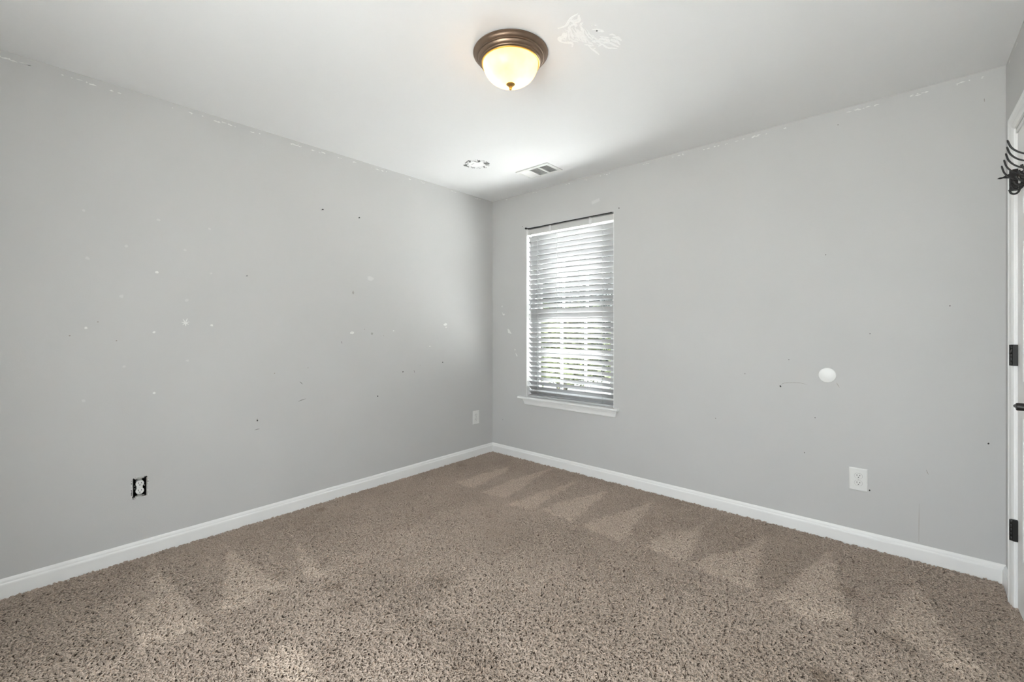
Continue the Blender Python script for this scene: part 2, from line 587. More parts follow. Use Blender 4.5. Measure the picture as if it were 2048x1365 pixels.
for z_ in (0.332, 1.084, 1.836):
    hb = bmesh.new()
    box(hb, W - 0.017, W + 0.004, DY1 - 0.0035, DY1 + 0.0025, z_ - 0.0455, z_ + 0.0455, 0.0008, 1)
    box(hb, W - 0.0125, XD - 0.0002, DY1 - 0.013, DY1 - 0.0035, z_ - 0.0455, z_ + 0.0455, 0.0008, 1)
    hn = inv(obj('hinge', hb, M['iron']), door)
    hn['label'] = 'black metal hinge'
    kb = bmesh.new()
    for k in range(5):
        a = z_ - 0.0445 + k * 0.0179
        lathe([(0.0058, a), (0.0064, a + 0.0008), (0.0064, a + 0.0168), (0.0058, a + 0.0176)], 14, kb, 'z', (W - 0.0145, DY1 - 0.0035, 0))
    inv(obj('hinge_knuckle', kb, M['iron'], autosmooth=40), hn)
    hn.children[0].matrix_parent_inverse = Matrix.Translation(-Vector(door.location)) @ Matrix.Identity(4)
    hn.children[0].matrix_parent_inverse = Matrix.Identity(4)
# lever handle
YK, ZK = -0.812, 0.930
lv = inv(obj('lever_handle', lathe([(0.031, XD), (0.031, XD - 0.004), (0.027, XD - 0.008), (0.0135, XD - 0.010), (0.0132, XD - 0.074), (0.0118, XD - 0.0772), (0.006, XD - 0.0785), (0, XD - 0.0787)], 32, None, 'x', (0, YK, ZK)), M['iron'], autosmooth=40), door)
lv['label'] = 'black lever handle'
pth = smooth_path([(XD - 0.062, YK, ZK), (XD - 0.063, YK + 0.03, ZK), (XD - 0.064, YK + 0.065, ZK - 0.004), (XD - 0.066, YK + 0.098, ZK - 0.010)], 5)
rr = [0.0095 + (0.0068 - 0.0095) * i / (len(pth) - 1) for i in range(len(pth))]
rr[-1] = 0.0035
bl = obj('lever_blade', tube(pth, rr, 12), M['iron'], lv, True)

# ------------------------------------------------------------------ hook rack on the door
rack = empty('hook_rack', (XD, -0.57, 1.80))
tag(rack, 'black iron hook rack mounted high on the white door', 'hook rack')
def rk(o):
    return inv(o, rack)
rk(obj('rail', B(XD - 0.0075, XD - 0.0002, -0.79, -0.362, 1.795, 1.826, 0.002), M['iron']))
for yk, pr in ((-0.395, 0.063), (-0.485, 0.067), (-0.575, 0.073), (-0.665, 0.081), (-0.750, 0.090)):
    P_ = [(XD - 0.004, yk, 1.806), (XD - 0.020, yk, 1.806), (XD - 0.45 * pr - 0.003, yk, 1.8105), (XD - 0.72 * pr, yk, 1.824), (XD - 0.90 * pr, yk, 1.844), (XD - pr, yk, 1.872)]
    pp = smooth_path(P_, 5)
    rr = [0.0030] * len(pp)
    rr[-1] = 0.0018
    rk(obj('upper_hook', tube(pp, rr, 8), M['iron'], None, True))
for i in range(6):
    yk = -0.385 - i * 0.078
    pr = 0.040 + 0.004 * i
    P_ = [(XD - 0.004, yk, 1.800), (XD - 0.010, yk, 1.775), (XD - 0.40 * pr, yk, 1.756), (XD - 0.66 * pr, yk, 1.750), (XD - 0.90 * pr, yk, 1.756), (XD - pr, yk, 1.770)]
    pp = smooth_path(P_, 5)
    rr = [0.0036] * len(pp)
    rr[-1] = 0.0046
    lh = rk(obj('lower_hook', tube(pp, rr, 8), M['iron'], None, True))
    P2 = smooth_path([(XD - 0.006, yk + 0.010, 1.786), (XD - 0.020, yk + 0.006, 1.773), (XD - 0.030, yk, 1.776), (XD - 0.034, yk - 0.006, 1.788)], 5)
    obj('curl', tube(P2, 0.0022, 8), M['iron'], lh, True)
arrow = [(0.0, 1.846), (0.030, 1.843), (0.046, 1.838), (0.056, 1.832), (0.064, 1.832), (0.072, 1.8275), (0.063, 1.8245), (0.055, 1.826), (0.036, 1.822), (0.035, 1.776), (0.031, 1.776), (0.030, 1.820), (0.0, 1.826)]
rk(obj('end_bracket', prism(arrow, lambda p_, z: (XD - p_, -0.3640, z), lambda p_, z: (XD - p_, -0.3605, z)), M['iron']))

# ------------------------------------------------------------------ window
win = empty('window_1', ((WIN[0] + WIN[1]) / 2, 0.10, WIN[2]))
tag(win, 'white double hung window with divided panes behind the blinds', kind='structure')
def wpart(name, bm, m, **k):
    return inv(obj(name, bm, m, **k), win)
x0, x1, z0, z1 = WIN
fb = bmesh.new()
for a in ((x0, x0 + 0.035, z0, z1), (x1 - 0.035, x1, z0, z1), (x0 + 0.035, x1 - 0.035, z0, z0 + 0.03), (x0 + 0.035, x1 - 0.035, z1 - 0.03, z1)):
    box(fb, a[0], a[1], 0.085, 0.148, a[2], a[3])
wpart('window_frame', fb, M['vinyl'])
ZM = 1.325
for nm, yy, za, zb in (('lower_sash', 0.090, z0 + 0.03, ZM + 0.022), ('upper_sash', 0.118, ZM - 0.022, z1 - 0.03)):
    sb = bmesh.new()
    a, b = x0 + 0.035, x1 - 0.035
    box(sb, a, a + 0.042, yy, yy + 0.026, za, zb)
    box(sb, b - 0.042, b, yy, yy + 0.026, za, zb)
    box(sb, a + 0.042, b - 0.042, yy, yy + 0.026, za, za + 0.044)
    box(sb, a + 0.042, b - 0.042, yy, yy + 0.026, zb - 0.044, zb)
    sash = wpart(nm, sb, M['vinyl'])
    ga, gb, gz0, gz1 = a + 0.042, b - 0.042, za + 0.044, zb - 0.044
    for k in (1, 2):
        xm = ga + (gb - ga) * k / 3
        mo = obj('muntin', B(xm - 0.011, xm + 0.011, yy + 0.006, yy + 0.020, gz0, gz1), M['vinyl'], sash)
    zm = (gz0 + gz1) / 2
    for k in range(3):
        xa = ga + (gb - ga) * k / 3 + (0.011 if k else 0)
        xb = ga + (gb - ga) * (k + 1) / 3 - (0.011 if k < 2 else 0)
        obj('muntin', B(xa, xb, yy + 0.0065, yy + 0.0195, zm - 0.011, zm + 0.011), M['vinyl'], sash)
    for k in range(3):
        for za_, zb_ in ((gz0, zm), (zm, gz1)):
            xa = ga + (gb - ga) * k / 3
            xb = ga + (gb - ga) * (k + 1) / 3
            pb = bmesh.new()
            pv = [pb.verts.new(q) for q in ((xa, yy + 0.013, za_), (xb, yy + 0.013, za_), (xb, yy + 0.013, zb_), (xa, yy + 0.013, zb_))]
            pb.faces.new(pv)
            obj('pane', pb, M['glass'], sash)
# painted jamb liners of the recess
jl = bmesh.new()
box(jl, x0, x0 + 0.004, 0.0015, 0.085, z0, z1)
box(jl, x1 - 0.004, x1, 0.0015, 0.085, z0, z1)
wpart('jamb_liner', jl, M['trim'])

sill = empty('trim_2', ((x0 + x1) / 2, 0, z0))
tag(sill, 'white wooden window stool and apron under the blinds', kind='structure')
sb = bmesh.new()
SP = [(-0.034, 0.5580), (-0.0365, 0.5605), (-0.0365, 0.5690), (-0.034, 0.5730), (-0.030, 0.5745), (-0.0005, 0.5745), (-0.0005, 0.5560), (-0.030, 0.5560)]
prism(SP, lambda y_, z_: (0.352, y_, z_), lambda y_, z_: (1.362, y_, z_), sb)
box(sb, x0 + 0.004, x1 - 0.004, -0.001, 0.0845, 0.560, 0.5745)
inv(obj('stool', sb, M['trim']), sill)
ab = bmesh.new()
AP = [(0.000, 0.556), (0.020, 0.556), (0.020, 0.548), (0.015, 0.536), (0.0125, 0.522), (0.0125, 0.512), (0.010, 0.506), (0.000, 0.506)]
prism(AP, lambda t, z_: (0.398 + (0.556 - z_) * 0.45, -t, z_), lambda t, z_: (1.350 - (0.556 - z_) * 0.30, -t, z_), ab)
inv(obj('apron', ab, M['trim']), sill)

# ------------------------------------------------------------------ blinds
bl = empty('window_blind', ((x0 + x1) / 2, 0.042, 2.10))
tag(bl, 'white horizontal slat blind hanging in the window, valance missing', 'blinds')
BX0, BX1 = x0 + 0.008, x1 - 0.008
def bpart(name, bm, m, **k):
    return inv(obj(name, bm, m, **k), bl)
YB = 0.042
hb = bmesh.new()
box(hb, BX0, BX1, YB - 0.026, YB + 0.026, 2.054, 2.100, 0.0012, 1)
hr = bpart('headrail', hb, M['headrail'])
for xe in (BX0 - 0.004, BX1 - 0.001):
    bpart('end_bracket', B(xe, xe + 0.005, YB - 0.030, YB + 0.030, 2.050, 2.1045, 0.0006, 1), M['plate'])
for xc in (0.690, 1.097):
    cb = bmesh.new()
    box(cb, xc - 0.013, xc + 0.013, YB - 0.0300, YB - 0.0262, 2.048, 2.107, 0.001, 1)
    box(cb, xc - 0.013, xc + 0.013, YB - 0.0300, YB - 0.010, 2.1002, 2.1042)
    bpart('valance_clip', cb, M['clip'])
# one slat, gently crowned
sm = bmesh.new()
LN, WD_ = BX1 - BX0 - 0.004, 0.050
top, bot = [], []
for i in range(7):
    t = -1 + 2 * i / 6
    zc = 0.0022 * (1 - t * t)
    top.append((t * WD_ / 2, zc + 0.0013))
    bot.append((t * WD_ / 2, zc - 0.0013))
prism(top + bot[::-1], lambda a, b: (-LN / 2, a, b), lambda a, b: (LN / 2, a, b), sm)
bmesh.ops.recalc_face_normals(sm, faces=sm.faces)
slat_me = bpy.data.meshes.new('slat')
sm.to_mesh(slat_me)
sm.free()
for f in slat_me.polygons:
    f.use_smooth = len(f.vertices) == 4
NS = 33
PITCH = 0.0439
XC = (BX0 + BX1) / 2
ZR = []
for i in range(NS):
    ang = 42.0
    if i < 5:
        ang = 45.0
    if i in (15, 16):
        ang = 54.0
    ang += rnd.uniform(-1.2, 1.2)
    zr = 2.034 - PITCH * i               # height of the room side edge
    ZR.append(zr)
    a = math.radians(ang)
    so = link('slat', slat_me, M['slat'], bl)
    so.location = (XC - bl.location.x, YB - bl.location.y, zr - 0.025 * math.sin(a) - bl.location.z)
    so.rotation_euler = (-a, rnd.uniform(-0.0006, 0.0006), 0)
bpart('bottom_rail', B(BX0 + 0.002, BX1 - 0.002, YB - 0.025, YB + 0.025, 0.5765, 0.593, 0.003, 2), M['slat'])
LX = (0.545, 0.760, 0.983, 1.206)
for xl in LX:
    for yo, r_ in ((-0.0262, 0.0008), (0.0262, 0.0008)):
        cb = tube([(xl, YB + yo, 2.056), (xl + 0.001, YB + yo, 1.3), (xl, YB + yo, 0.586)], r_, 5)
        bpart('ladder_cord', cb, M['cord'])
    bpart('cord_plug', lathe([(0.0055, 0.5705 + 0.004), (0.006, 0.5765), (0.004, 0.578)], 12, None, 'z', (xl, YB, 0)), M['plate'])
    rb = bmesh.new()
    for i in range(NS):
        a = math.radians(42)
        zc = ZR[i] - 0.025 * math.sin(a)
        p0 = Vector((xl, YB - 0.0262, zc + 0.0175))
        p1 = Vector((xl + 0.003, YB + 0.0262, zc - 0.0225))
        tube([p0, p1], 0.0006, 4, rb)
    rg = bpart('ladder_rung', rb, M['clip'])
    rg['kind'] = 'stuff'
wd = bpart('tilt_wand', tube([(0.478, YB - 0.040, 2.022), (0.4785, YB - 0.040, 1.60), (0.479, YB - 0.040, 1.252)], 0.0035, 6), M['wand'])
obj('wand_hook', tube(smooth_path([(0.484, YB - 0.0265, 2.064), (0.482, YB - 0.038, 2.060), (0.479, YB - 0.040, 2.045), (0.478, YB - 0.040, 2.020)], 4), 0.0018, 6), M['wand'], wd)
obj('wand_collar', lathe([(0.0035, 2.004), (0.0052, 2.007), (0.0052, 2.022), (0.0035, 2.026)], 10, None, 'z', (0.478, YB - 0.040, 0)), M['wand'], wd, True)

# thin dark rod drawn in for the dark line along the recess top
rod = empty('dark_line_rod', (XC, 0.004, 2.111))
tag(rod, 'thin black rod drawn in for the dark line at the top edge of the window recess', 'rod')
inv(obj('rod_bar', tube([(0.447, -0.001, 2.1085), (0.87, 0.0, 2.1085), (1.300, -0.001, 2.1085)], 0.0042, 8), M['iron'], None, True), rod)
inv(obj('ball_finial', lathe([(0.0, -0.011), (0.006, -0.009), (0.0092, -0.003), (0.0095, 0.002), (0.006, 0.008), (0.0025, 0.010), (0.0022, 0.022)], 16, None, 'x', (0.430, -0.006, 2.113)), M['iron'], None, True), rod)

# ------------------------------------------------------------------ flush ceiling lamp
LC = (1.680, -1.617)
lamp = empty('ceiling_lamp', (LC[0], LC[1], H))
tag(lamp, 'flush ceiling lamp with bronze ring and glowing amber glass dome', 'lamp')
def lpart(name, bm, m, **k):
    o = obj(name, bm, m, lamp, **k)
    return o
pan = [(0.150, -0.0005), (0.1655, -0.001), (0.1680, -0.0035), (0.1680, -0.0065), (0.1655, -0.0085), (0.1635, -0.0090), (0.1600, -0.0150), (0.1545, -0.0200), (0.1515, -0.0215), (0.1525, -0.0235), (0.1520, -0.0262), (0.1495, -0.0275), (0.1475, -0.0280), (0.1455, -0.0330), (0.1410, -0.0375), (0.1375, -0.0390), (0.1385, -0.0410), (0.1380, -0.0440), (0.1350, -0.0460), (0.131, -0.0470), (0.1265, -0.0460), (0.1245, -0.0400), (0.124, -0.004)]
lpart('bronze_ring', lathe(pan, 96, cap=False), M['bronze'], autosmooth=50)
lip = [(0.130, -0.0465), (0.1325, -0.0485), (0.1315, -0.0515), (0.1275, -0.0525), (0.1245, -0.0505), (0.1250, -0.0465)]
lpart('gold_lip', lathe(lip + lip[:1], 72, cap=False), M['gold'], autosmooth=50)
dome = []
R0, ZD, DD = 0.1242, -0.044, 0.096
for i in range(19):
    t = i / 18 * math.pi / 2
    dome.append((R0 * math.cos(t) ** 0.80 if i < 18 else 0.0, ZD - DD * math.sin(t)))
inner = [(max(r_ - 0.003, 0.0), z_ + 0.003) for r_, z_ in dome]
inner[-1] = (0.0, inner[-1][1])
lpart('glass_dome', lathe(dome, 64, cap=False), M['dome'], smooth=True)
zb = ZD - DD
lpart('finial', lathe([(0.0000, zb + 0.0037), (0.0189, zb + 0.0025), (0.0196, zb - 0.0013), (0.0161, zb - 0.0050), (0.0084, zb - 0.0088), (0.0056, zb - 0.0112), (0.0077, zb - 0.0131), (0.0077, zb - 0.0150), (0.0049, zb - 0.0163), (0.0063, zb - 0.0194), (0.0059, zb - 0.0238), (0.0000, zb - 0.0256)], 24), M['gold'], autosmooth=50)
for sx in (-1, 1):
    bx_, by_ = sx * 0.050 * 0.75 - 0.012, sx * 0.050 * 0.66 - 0.006
    lpart('bulb', lathe([(0.0, -0.098), (0.012, -0.096), (0.022, -0.088), (0.026, -0.076), (0.022, -0.062), (0.014, -0.048), (0.013, -0.030)], 20, None, 'z', (bx_, by_, 0)), M['bulb'], smooth=True)
lpart('lamp_backplate', lathe([(0.0, -0.002), (0.122, -0.002), (0.122, -0.006), (0.0, -0.006)], 40), M['plate'])

# ------------------------------------------------------------------ ceiling register
VX0, VX1, VY0, VY1 = 0.705, 1.020, -0.466, -0.262
vent = empty('ceiling_vent', ((VX0 + VX1) / 2, (VY0 + VY1) / 2, H))
tag(vent, 'white louvred ceiling air vent near the window wall', 'vent')
def vpart(name, bm, m):
    return inv(obj(name, bm, m), vent)
vb = bmesh.new()
rim = 0.030
zt = H - 0.007
box(vb, VX0, VX1, VY0, VY0 + rim, zt, H - 0.0003, 0.002, 1)
box(vb, VX0, VX1, VY1 - rim, VY1, zt, H - 0.0003, 0.002, 1)
box(vb, VX0, VX0 + rim, VY0 + rim, VY1 - rim, zt, H - 0.0003, 0.002, 1)
box(vb, VX1 - rim, VX1, VY0 + rim, VY1 - rim, zt, H - 0.0003, 0.002, 1)
banks = [(VX0 + rim, VX0 + 0.105), (VX0 + 0.117, VX0 + 0.198), (VX0 + 0.210, VX1 - rim)]
box(vb, banks[0][1], banks[1][0], VY0 + rim, VY1 - rim, zt, H - 0.0003)
box(vb, banks[1][1], banks[2][0], VY0 + rim, VY1 - rim, zt, H - 0.0003)
vpart('vent_frame', vb, M['plate'])
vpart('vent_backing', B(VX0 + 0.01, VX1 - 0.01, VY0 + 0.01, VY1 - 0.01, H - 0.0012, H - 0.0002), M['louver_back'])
def louver(c, half, along, tilt):
    b_ = bmesh.new()
    box(b_, -half, half, -0.0042, 0.0042, -0.0005, 0.0005)
    o = vpart('louver', b_, M['plate'])
    o.matrix_parent_inverse = Matrix.Identity(4)
    o.location = Vector(c) - Vector(vent.location)
    o.rotation_euler = (tilt, 0, 0 if along == 'x' else math.pi / 2)
yv0, yv1 = VY0 + rim, VY1 - rim
for (a, b), tilt in ((banks[0], -0.75), (banks[2], 0.62)):
    n = 8
    for i in range(n):
        xx = a + (b - a) * (i + 0.5) / n
        louver((xx, (yv0 + yv1) / 2, H - 0.0045), (yv1 - yv0) / 2, 'y', tilt)
a, b = banks[1]
for i in range(14):
    yy = yv0 + (yv1 - yv0) * (i + 0.5) / 14
    louver(((a + b) / 2, yy, H - 0.0045), (b - a) / 2, 'x', 0.62)
for sx_, sy_ in ((VX0 + 0.10, VY1 - 0.012), (VX0 + 0.012, VY1 - 0.05)):
    vpart('screw', lathe([(0.0045, H - 0.0072), (0.0045, H - 0.0085), (0.0, H - 0.0090)], 12, None, 'z', (sx_, sy_, 0)), M['screwp'])

# ------------------------------------------------------------------ wall outlets
def face_poly(cu, cv, hw, hh, flat):
    """duplex receptacle face: round sides cut flat at top and bottom"""
    out = []
    for i in range(28):
        t = 2 * math.pi * i / 28
        out.append((cu + hw * math.cos(t), cv + max(-flat, min(flat, hh * math.sin(t)))))
    return out

def outlet(name, plane, u, v, label, pw=0.0405, ph=0.062):
    e = empty(name, plane(u, v, 0))
    tag(e, label, 'outlet', 'duplex wall outlets')
    pb = bmesh.new()
    loops = []
    for hw, hh, h_ in ((pw, ph, 0.0002), (pw, ph, 0.0024), (pw - 0.0015, ph - 0.0015, 0.0042), (pw - 0.005, ph - 0.005, 0.0054)):
        loops.append([pb.verts.new(plane(u + a * hw, v + b * hh, h_)) for a, b in ((-1, -1), (1, -1), (1, 1), (-1, 1))])
    for l0, l1 in zip(loops, loops[1:]):
        for i in range(4):
            pb.faces.new((l0[i], l0[(i + 1) % 4], l1[(i + 1) % 4], l1[i]))
    pb.faces.new(loops[-1])
    pb.faces.new(loops[0])
    inv(obj('cover_plate', pb, M['plate']), e)
    for dv in (0.0195, -0.0195):
        gp = prism(face_poly(u, v + dv, 0.0178, 0.0178, 0.0150), lambda a, b: plane(a, b, 0.0050), lambda a, b: plane(a, b, 0.0056))
        rim_ = inv(obj('receptacle_rim', gp, M['smudge']), e)
        fp = prism(face_poly(u, v + dv, 0.0168, 0.0168, 0.0140), lambda a, b: plane(a, b, 0.0050), lambda a, b: plane(a, b, 0.0066))
        rc = inv(obj('receptacle', fp, M['plate']), e)
        add_slots(rc, plane, u, v + dv, 0.0066)
    inv(obj('screw', patch(blob(u, v, 0.0028, 0.0028, 12, 0.0), plane, 0.0064), M['screwp']), e)
    return e

def add_slots(parent, plane, u, v, h):
    for du, hh in ((-0.0063, 0.0042), (0.0063, 0.0034)):
        p_ = [(u + du - 0.0012, v + 0.0035 - hh), (u + du + 0.0012, v + 0.0035 - hh), (u + du + 0.0012, v + 0.0035 + hh), (u + du - 0.0012, v + 0.0035 + hh)]
        obj('slot', prism(p_, lambda a, b: plane(a, b, h - 0.001), lambda a, b: plane(a, b, h + 0.0003)), M['slot'], parent).matrix_parent_inverse = Matrix.Identity(4)
    p_ = [(u + 0.0026 * math.cos(t), v - 0.0075 + 0.0026 * max(math.sin(t), -0.6)) for t in [2 * math.pi * i / 12 for i in range(12)]]
    obj('ground_hole', prism(p_, lambda a, b: plane(a, b, h - 0.001), lambda a, b: plane(a, b, h + 0.0003)), M['slot'], parent).matrix_parent_inverse = Matrix.Identity(4)

outlet('wall_outlet', on_back, 2.8205, 0.363, 'white duplex outlet below the round cover on the window wall')
outlet('wall_outlet', on_left, -0.2255, 0.362, 'small white outlet on the left wall beside the room corner')

# outlet without its cover plate
ou, ov = OUTL
ox = empty('bare_outlet', on_left(ou, ov))
tag(ox, 'white outlet without cover plate in a dark open box', 'outlet')
def opart(name, bm, m, **k):
    return inv(obj(name, bm, m, **k), ox)
bb_ = bmesh.new()
hw, hh = 0.0302, 0.0502
for a in ((-hw, -hw + 0.003, -hh, hh), (hw - 0.003, hw, -hh, hh), (-hw + 0.003, hw - 0.003, -hh, -hh + 0.003), (-hw + 0.003, hw - 0.003, hh - 0.003, hh)):
    box(bb_, -0.075, -0.003, ou + a[0], ou + a[1], ov + a[2], ov + a[3])
box(bb_, -0.079, -0.075, ou - hw, ou + hw, ov - hh, ov + hh)
opart('electrical_box', bb_, M['boxdark'])
rb = bmesh.new()
for a in ((-hw, -hw + 0.0028, -hh + 0.006, hh), (hw - 0.0028, hw, -hh, hh - 0.006), (-hw + 0.012, hw - 0.022, -hh, -hh + 0.003), (-hw + 0.008, hw - 0.012, hh - 0.003, hh)):
    box(rb, -0.004, 0.0008, ou + a[0], ou + a[1], ov + a[2], ov + a[3])
opart('box_rim', rb, M['screwp'])
yk_ = bmesh.new()
for s_ in (1, -1):
    box(yk_, -0.005, -0.0035, ou - 0.009, ou + 0.009, ov + s_ * 0.022 - 0.020, ov + s_ * 0.022 + 0.022)
    box(yk_, -0.005, -0.0030, ou - 0.019, ou + 0.019, ov + s_ * 0.0465 - 0.0035, ov + s_ * 0.0465 + 0.0035)
    lathe([(0.0032, -0.003), (0.0032, -0.0015), (0.0, -0.001)], 12, yk_, 'x', (0, ou, ov + s_ * 0.0415))
opart('mounting_strap', yk_, M['steel'])
bd = B(-0.030, -0.002, ou - 0.0125, ou + 0.0125, ov - 0.033, ov + 0.033, 0.002, 1)
opart('receptacle_body', bd, M['plate'])
for dv in (0.0190, -0.0190):
    fp = prism(face_poly(ou, ov + dv, 0.0172, 0.0172, 0.0148), lambda a, b: on_left(a, b, -0.004), lambda a, b: on_left(a, b, 0.0022))
    rc = opart('receptacle', fp, M['plate'])
    add_slots(rc, on_left, ou, ov + dv, 0.0022)
for s_, z_ in ((-1, 0.008), (1, 0.003), (-1, -0.007)):
    opart('terminal_screw', lathe([(0.0026, -0.012), (0.0026, -0.009), (0.0, -0.0085)], 10, None, 'x', (0, ou + s_ * 0.0195, ov + z_)), M['steel'])
cb = bmesh.new()
for k in range(34):
    side = rnd.choice('lrtb')
    t = rnd.uniform(-1, 1)
    if side in 'lr':
        u_, v_ = ou + (0.0335 if side == 'r' else -0.0335) + rnd.uniform(-0.001, 0.002), ov + t * 0.050
        patch(blob(u_, v_, rnd.uniform(0.0006, 0.002), rnd.uniform(0.002, 0.006), 7), on_left, 0.0004, cb)
    else:
        u_, v_ = ou + t * 0.030, ov + (0.0535 if side == 't' else -0.0535)
        patch(blob(u_, v_, rnd.uniform(0.002, 0.006), rnd.uniform(0.0006, 0.002), 7), on_left, 0.0004, cb)
ch = opart('chipped_paint', cb, M['spackle_wall'])
ch['kind'] = 'stuff'
cb = bmesh.new()
for u_, v_, a, b in ((-0.0335, -0.02, 0.0015, 0.022), (-0.0335, 0.026, 0.0012, 0.014), (-0.024, -0.0545, 0.007, 0.0028), (0.022, 0.0535, 0.008, 0.0022), (0.0335, 0.018, 0.0012, 0.008)):
    patch(blob(ou + u_, ov + v_, a, b, 9), on_left, 0.0003, cb)
opart('exposed_gap', cb, M['boxdark'])['kind'] = 'stuff'

# round blank cover on the back wall
rc_ = lathe([(0.0422, -0.0002), (0.0422, -0.0020), (0.0405, -0.0036), (0.036, -0.0046), (0.0, -0.0050)], 48, None, 'y', (2.680, 0, 0.930))
tag(obj('round_cover', rc_, M['plate'], autosmooth=30), 'plain white round cover plate on the window wall above the outlet', 'cover plate')

# ------------------------------------------------------------------ nails and pins
def nail(name, u, v, m, label, ln, r_):
    o = obj(name, lathe([(0.0012, -0.001), (0.0012, ln - 0.003), (r_, ln - 0.003), (r_, ln - 0.0008), (r_ * 0.6, ln), (0, ln)], 12, None, 'x', (0, u, v)), m, autosmooth=40)
    tag(o, label, 'nail' if 'nail' in name else 'pin')
nail('wall_nail', -1.696, 2.018, M['iron'], 'dark nail high on the left wall, nearer the viewer of two', 0.022, 0.0048)
nail('wall_nail', -1.422, 2.014, M['iron'], 'dark nail high on the left wall, nearer the window of two', 0.018, 0.0045)
nail('push_pin', -2.163, 1.520, M['wand'], 'small grey pin in the middle of the left wall', 0.020, 0.0045)

# strip of clear tape above the window
tag(obj('tape_strip', patch([(1.117, 2.228), (1.189, 2.243), (1.193, 2.218), (1.122, 2.203)], on_back, 0.0006), M['dab_faint']), 'whitish strip of tape stuck to the wall above the window', 'tape')

# ------------------------------------------------------------------ marks on walls and ceiling
def mark(name, bm, m, parent, stuff=False):
    o = obj(name, bm, m, parent)
    if stuff:
        o['kind'] = 'stuff'
    return o
for y_, z_, a, b in [(-2.593,1.502,0.0074,0.0066),(-2.868,1.202,0.0062,0.006),(-2.605,1.179,0.0063,0.0056),(-2.342,1.217,0.0074,0.0061),(-2.605,0.852,0.0063,0.0056),(-1.47,1.167,0.0156,0.0102),(-1.12,1.18,0.0068,0.0041),(-0.764,1.047,0.0079,0.0045),(-0.587,1.209,0.0085,0.0046),(-0.595,1.233,0.0198,0.0108)]:
    mark('spackle_dab', patch(blob(y_, z_, a, b, 12, 0.2), on_left, 0.0006), M['spackle_wall'], wl_)
for y_, z_, a, b in [(-2.719,1.625,0.0068,0.0063),(-2.469,1.637,0.0069,0.0059),(-2.863,1.545,0.008,0.0078),(-2.346,1.519,0.0062,0.0051),(-2.737,1.365,0.0087,0.0081),(-2.461,1.357,0.0092,0.0078),(-2.458,1.018,0.0069,0.0059),(-2.727,1.002,0.0058,0.0054),(-2.876,0.845,0.007,0.0069),(-2.353,1.776,0.0074,0.0061),(-2.875,1.778,0.0062,0.006),(-2.586,1.785,0.0075,0.0066),(-1.322,1.577,0.025,0.0158)]:
    mark('touch_up_dab', patch(blob(y_, z_, a, b, 12, 0.25), on_left, 0.0003), M['dab_faint'], wl_)
sb = bmesh.new()
for k in range(7):
    t = k * 2 * math.pi / 7 + 0.3
    L_ = rnd.uniform(0.016, 0.026)
    ribbon([(-2.467, 1.231), (-2.467 + 0.5 * L_ * math.cos(t), 1.231 + 0.5 * L_ * math.sin(t)), (-2.467 + L_ * math.cos(t), 1.231 + L_ * math.sin(t))], 0.006, on_left, 0.0006, sb)
patch(blob(-2.467, 1.229, 0.008, 0.008), on_left, 0.0006, sb)
mark('spackle_star', sb, M['spackle_wall'], wl_)
for i, (y_, z_) in enumerate([(-1.033,0.85),(-0.625,0.903),(-1.261,0.68),(-2.1,0.626),(-2.0,0.912),(-2.101,0.634),(-1.789,0.933),(-1.371,1.193),(-1.211,1.142),(-0.866,0.892),(-2.825,1.232),(-2.924,1.164),(-2.756,1.136)]):
    q = 1.0 if i < 4 else 0.55
    mark('nail_hole', patch(blob(y_, z_, 0.0055 * q, 0.0042 * q, 9, 0.25), on_left, 0.0003), M['scuff'] if i < 4 else M['mark'], wl_)
for (a, b) in [((-1.854,0.713),(-1.802,0.726)),((-2.116,0.568),(-2.088,0.573)),((-1.843,0.844),(-1.825,0.825)),((-1.551,1.107),(-1.548,1.089)),((-0.927,0.855),(-0.922,0.834))]:
    mid = ((a[0] + b[0]) / 2, (a[1] + b[1]) / 2 + 0.001)
    mark('scratch', ribbon([a, mid, b], 0.0030, on_left, 0.0003), M['scuff'], wl_)
mark('smudge', patch(blob(-1.463, 1.461, 0.008, 0.014), on_left, 0.0002), M['smudge'], wl_)
mark('smudge', patch(blob(-1.31, 1.160, 0.011, 0.008), on_left, 0.0002), M['smudge'], wl_)
for i, (x_, z_) in enumerate([(2.672,1.624),(2.729,2.356),(2.569,0.463),(2.446,0.846),(2.868,0.313),(3.311,0.646),(2.07,0.599),(2.49,1.01),(2.621,0.677),(1.362,2.131),(0.385,2.138),(0.137,0.322),(2.249,0.909),(1.222,0.055),(3.18,1.312),(2.87,1.17)]):
    q = {3: 1.3, 9: 1.2, 10: 0.9, 4: 1.0, 5: 0.9}.get(i, 0.62)
    mark('nail_hole', patch(blob(x_, z_, 0.0034 * q, 0.0046 * q, 9, 0.25), on_back, 0.0003), M['scuff'], wb)
for i, L_ in enumerate([[(2.449,0.855),(2.464,0.866),(2.501,0.872),(2.547,0.874),(2.584,0.867)],[(2.722,0.89),(2.736,0.863)],[(3.297,2.309),(3.298,2.292)],[(3.067,0.293),(3.066,0.093)],[(3.093,0.474),(3.102,0.451)]]):
    mark('scratch', ribbon(L_, 0.0014 if i == 3 else 0.0022, on_back, 0.0003), M['mark'], wb)
for L_ in [[(0.12,1.407),(0.13,1.421),(0.134,1.402)],[(0.127,1.359),(0.14,1.339),(0.166,1.338),(0.153,1.32),(0.137,1.329)],[(0.198,1.195),(0.217,1.191),(0.252,1.148),(0.236,1.148),(0.205,1.157)],[(0.287,1.008),(0.299,1.004),(0.293,0.985)],[(0.299,0.966),(0.305,0.967),(0.327,0.939),(0.311,0.939)]]:
    mark('paint_chip', patch(L_, on_back, 0.0004), M['spackle_wall'], wb)

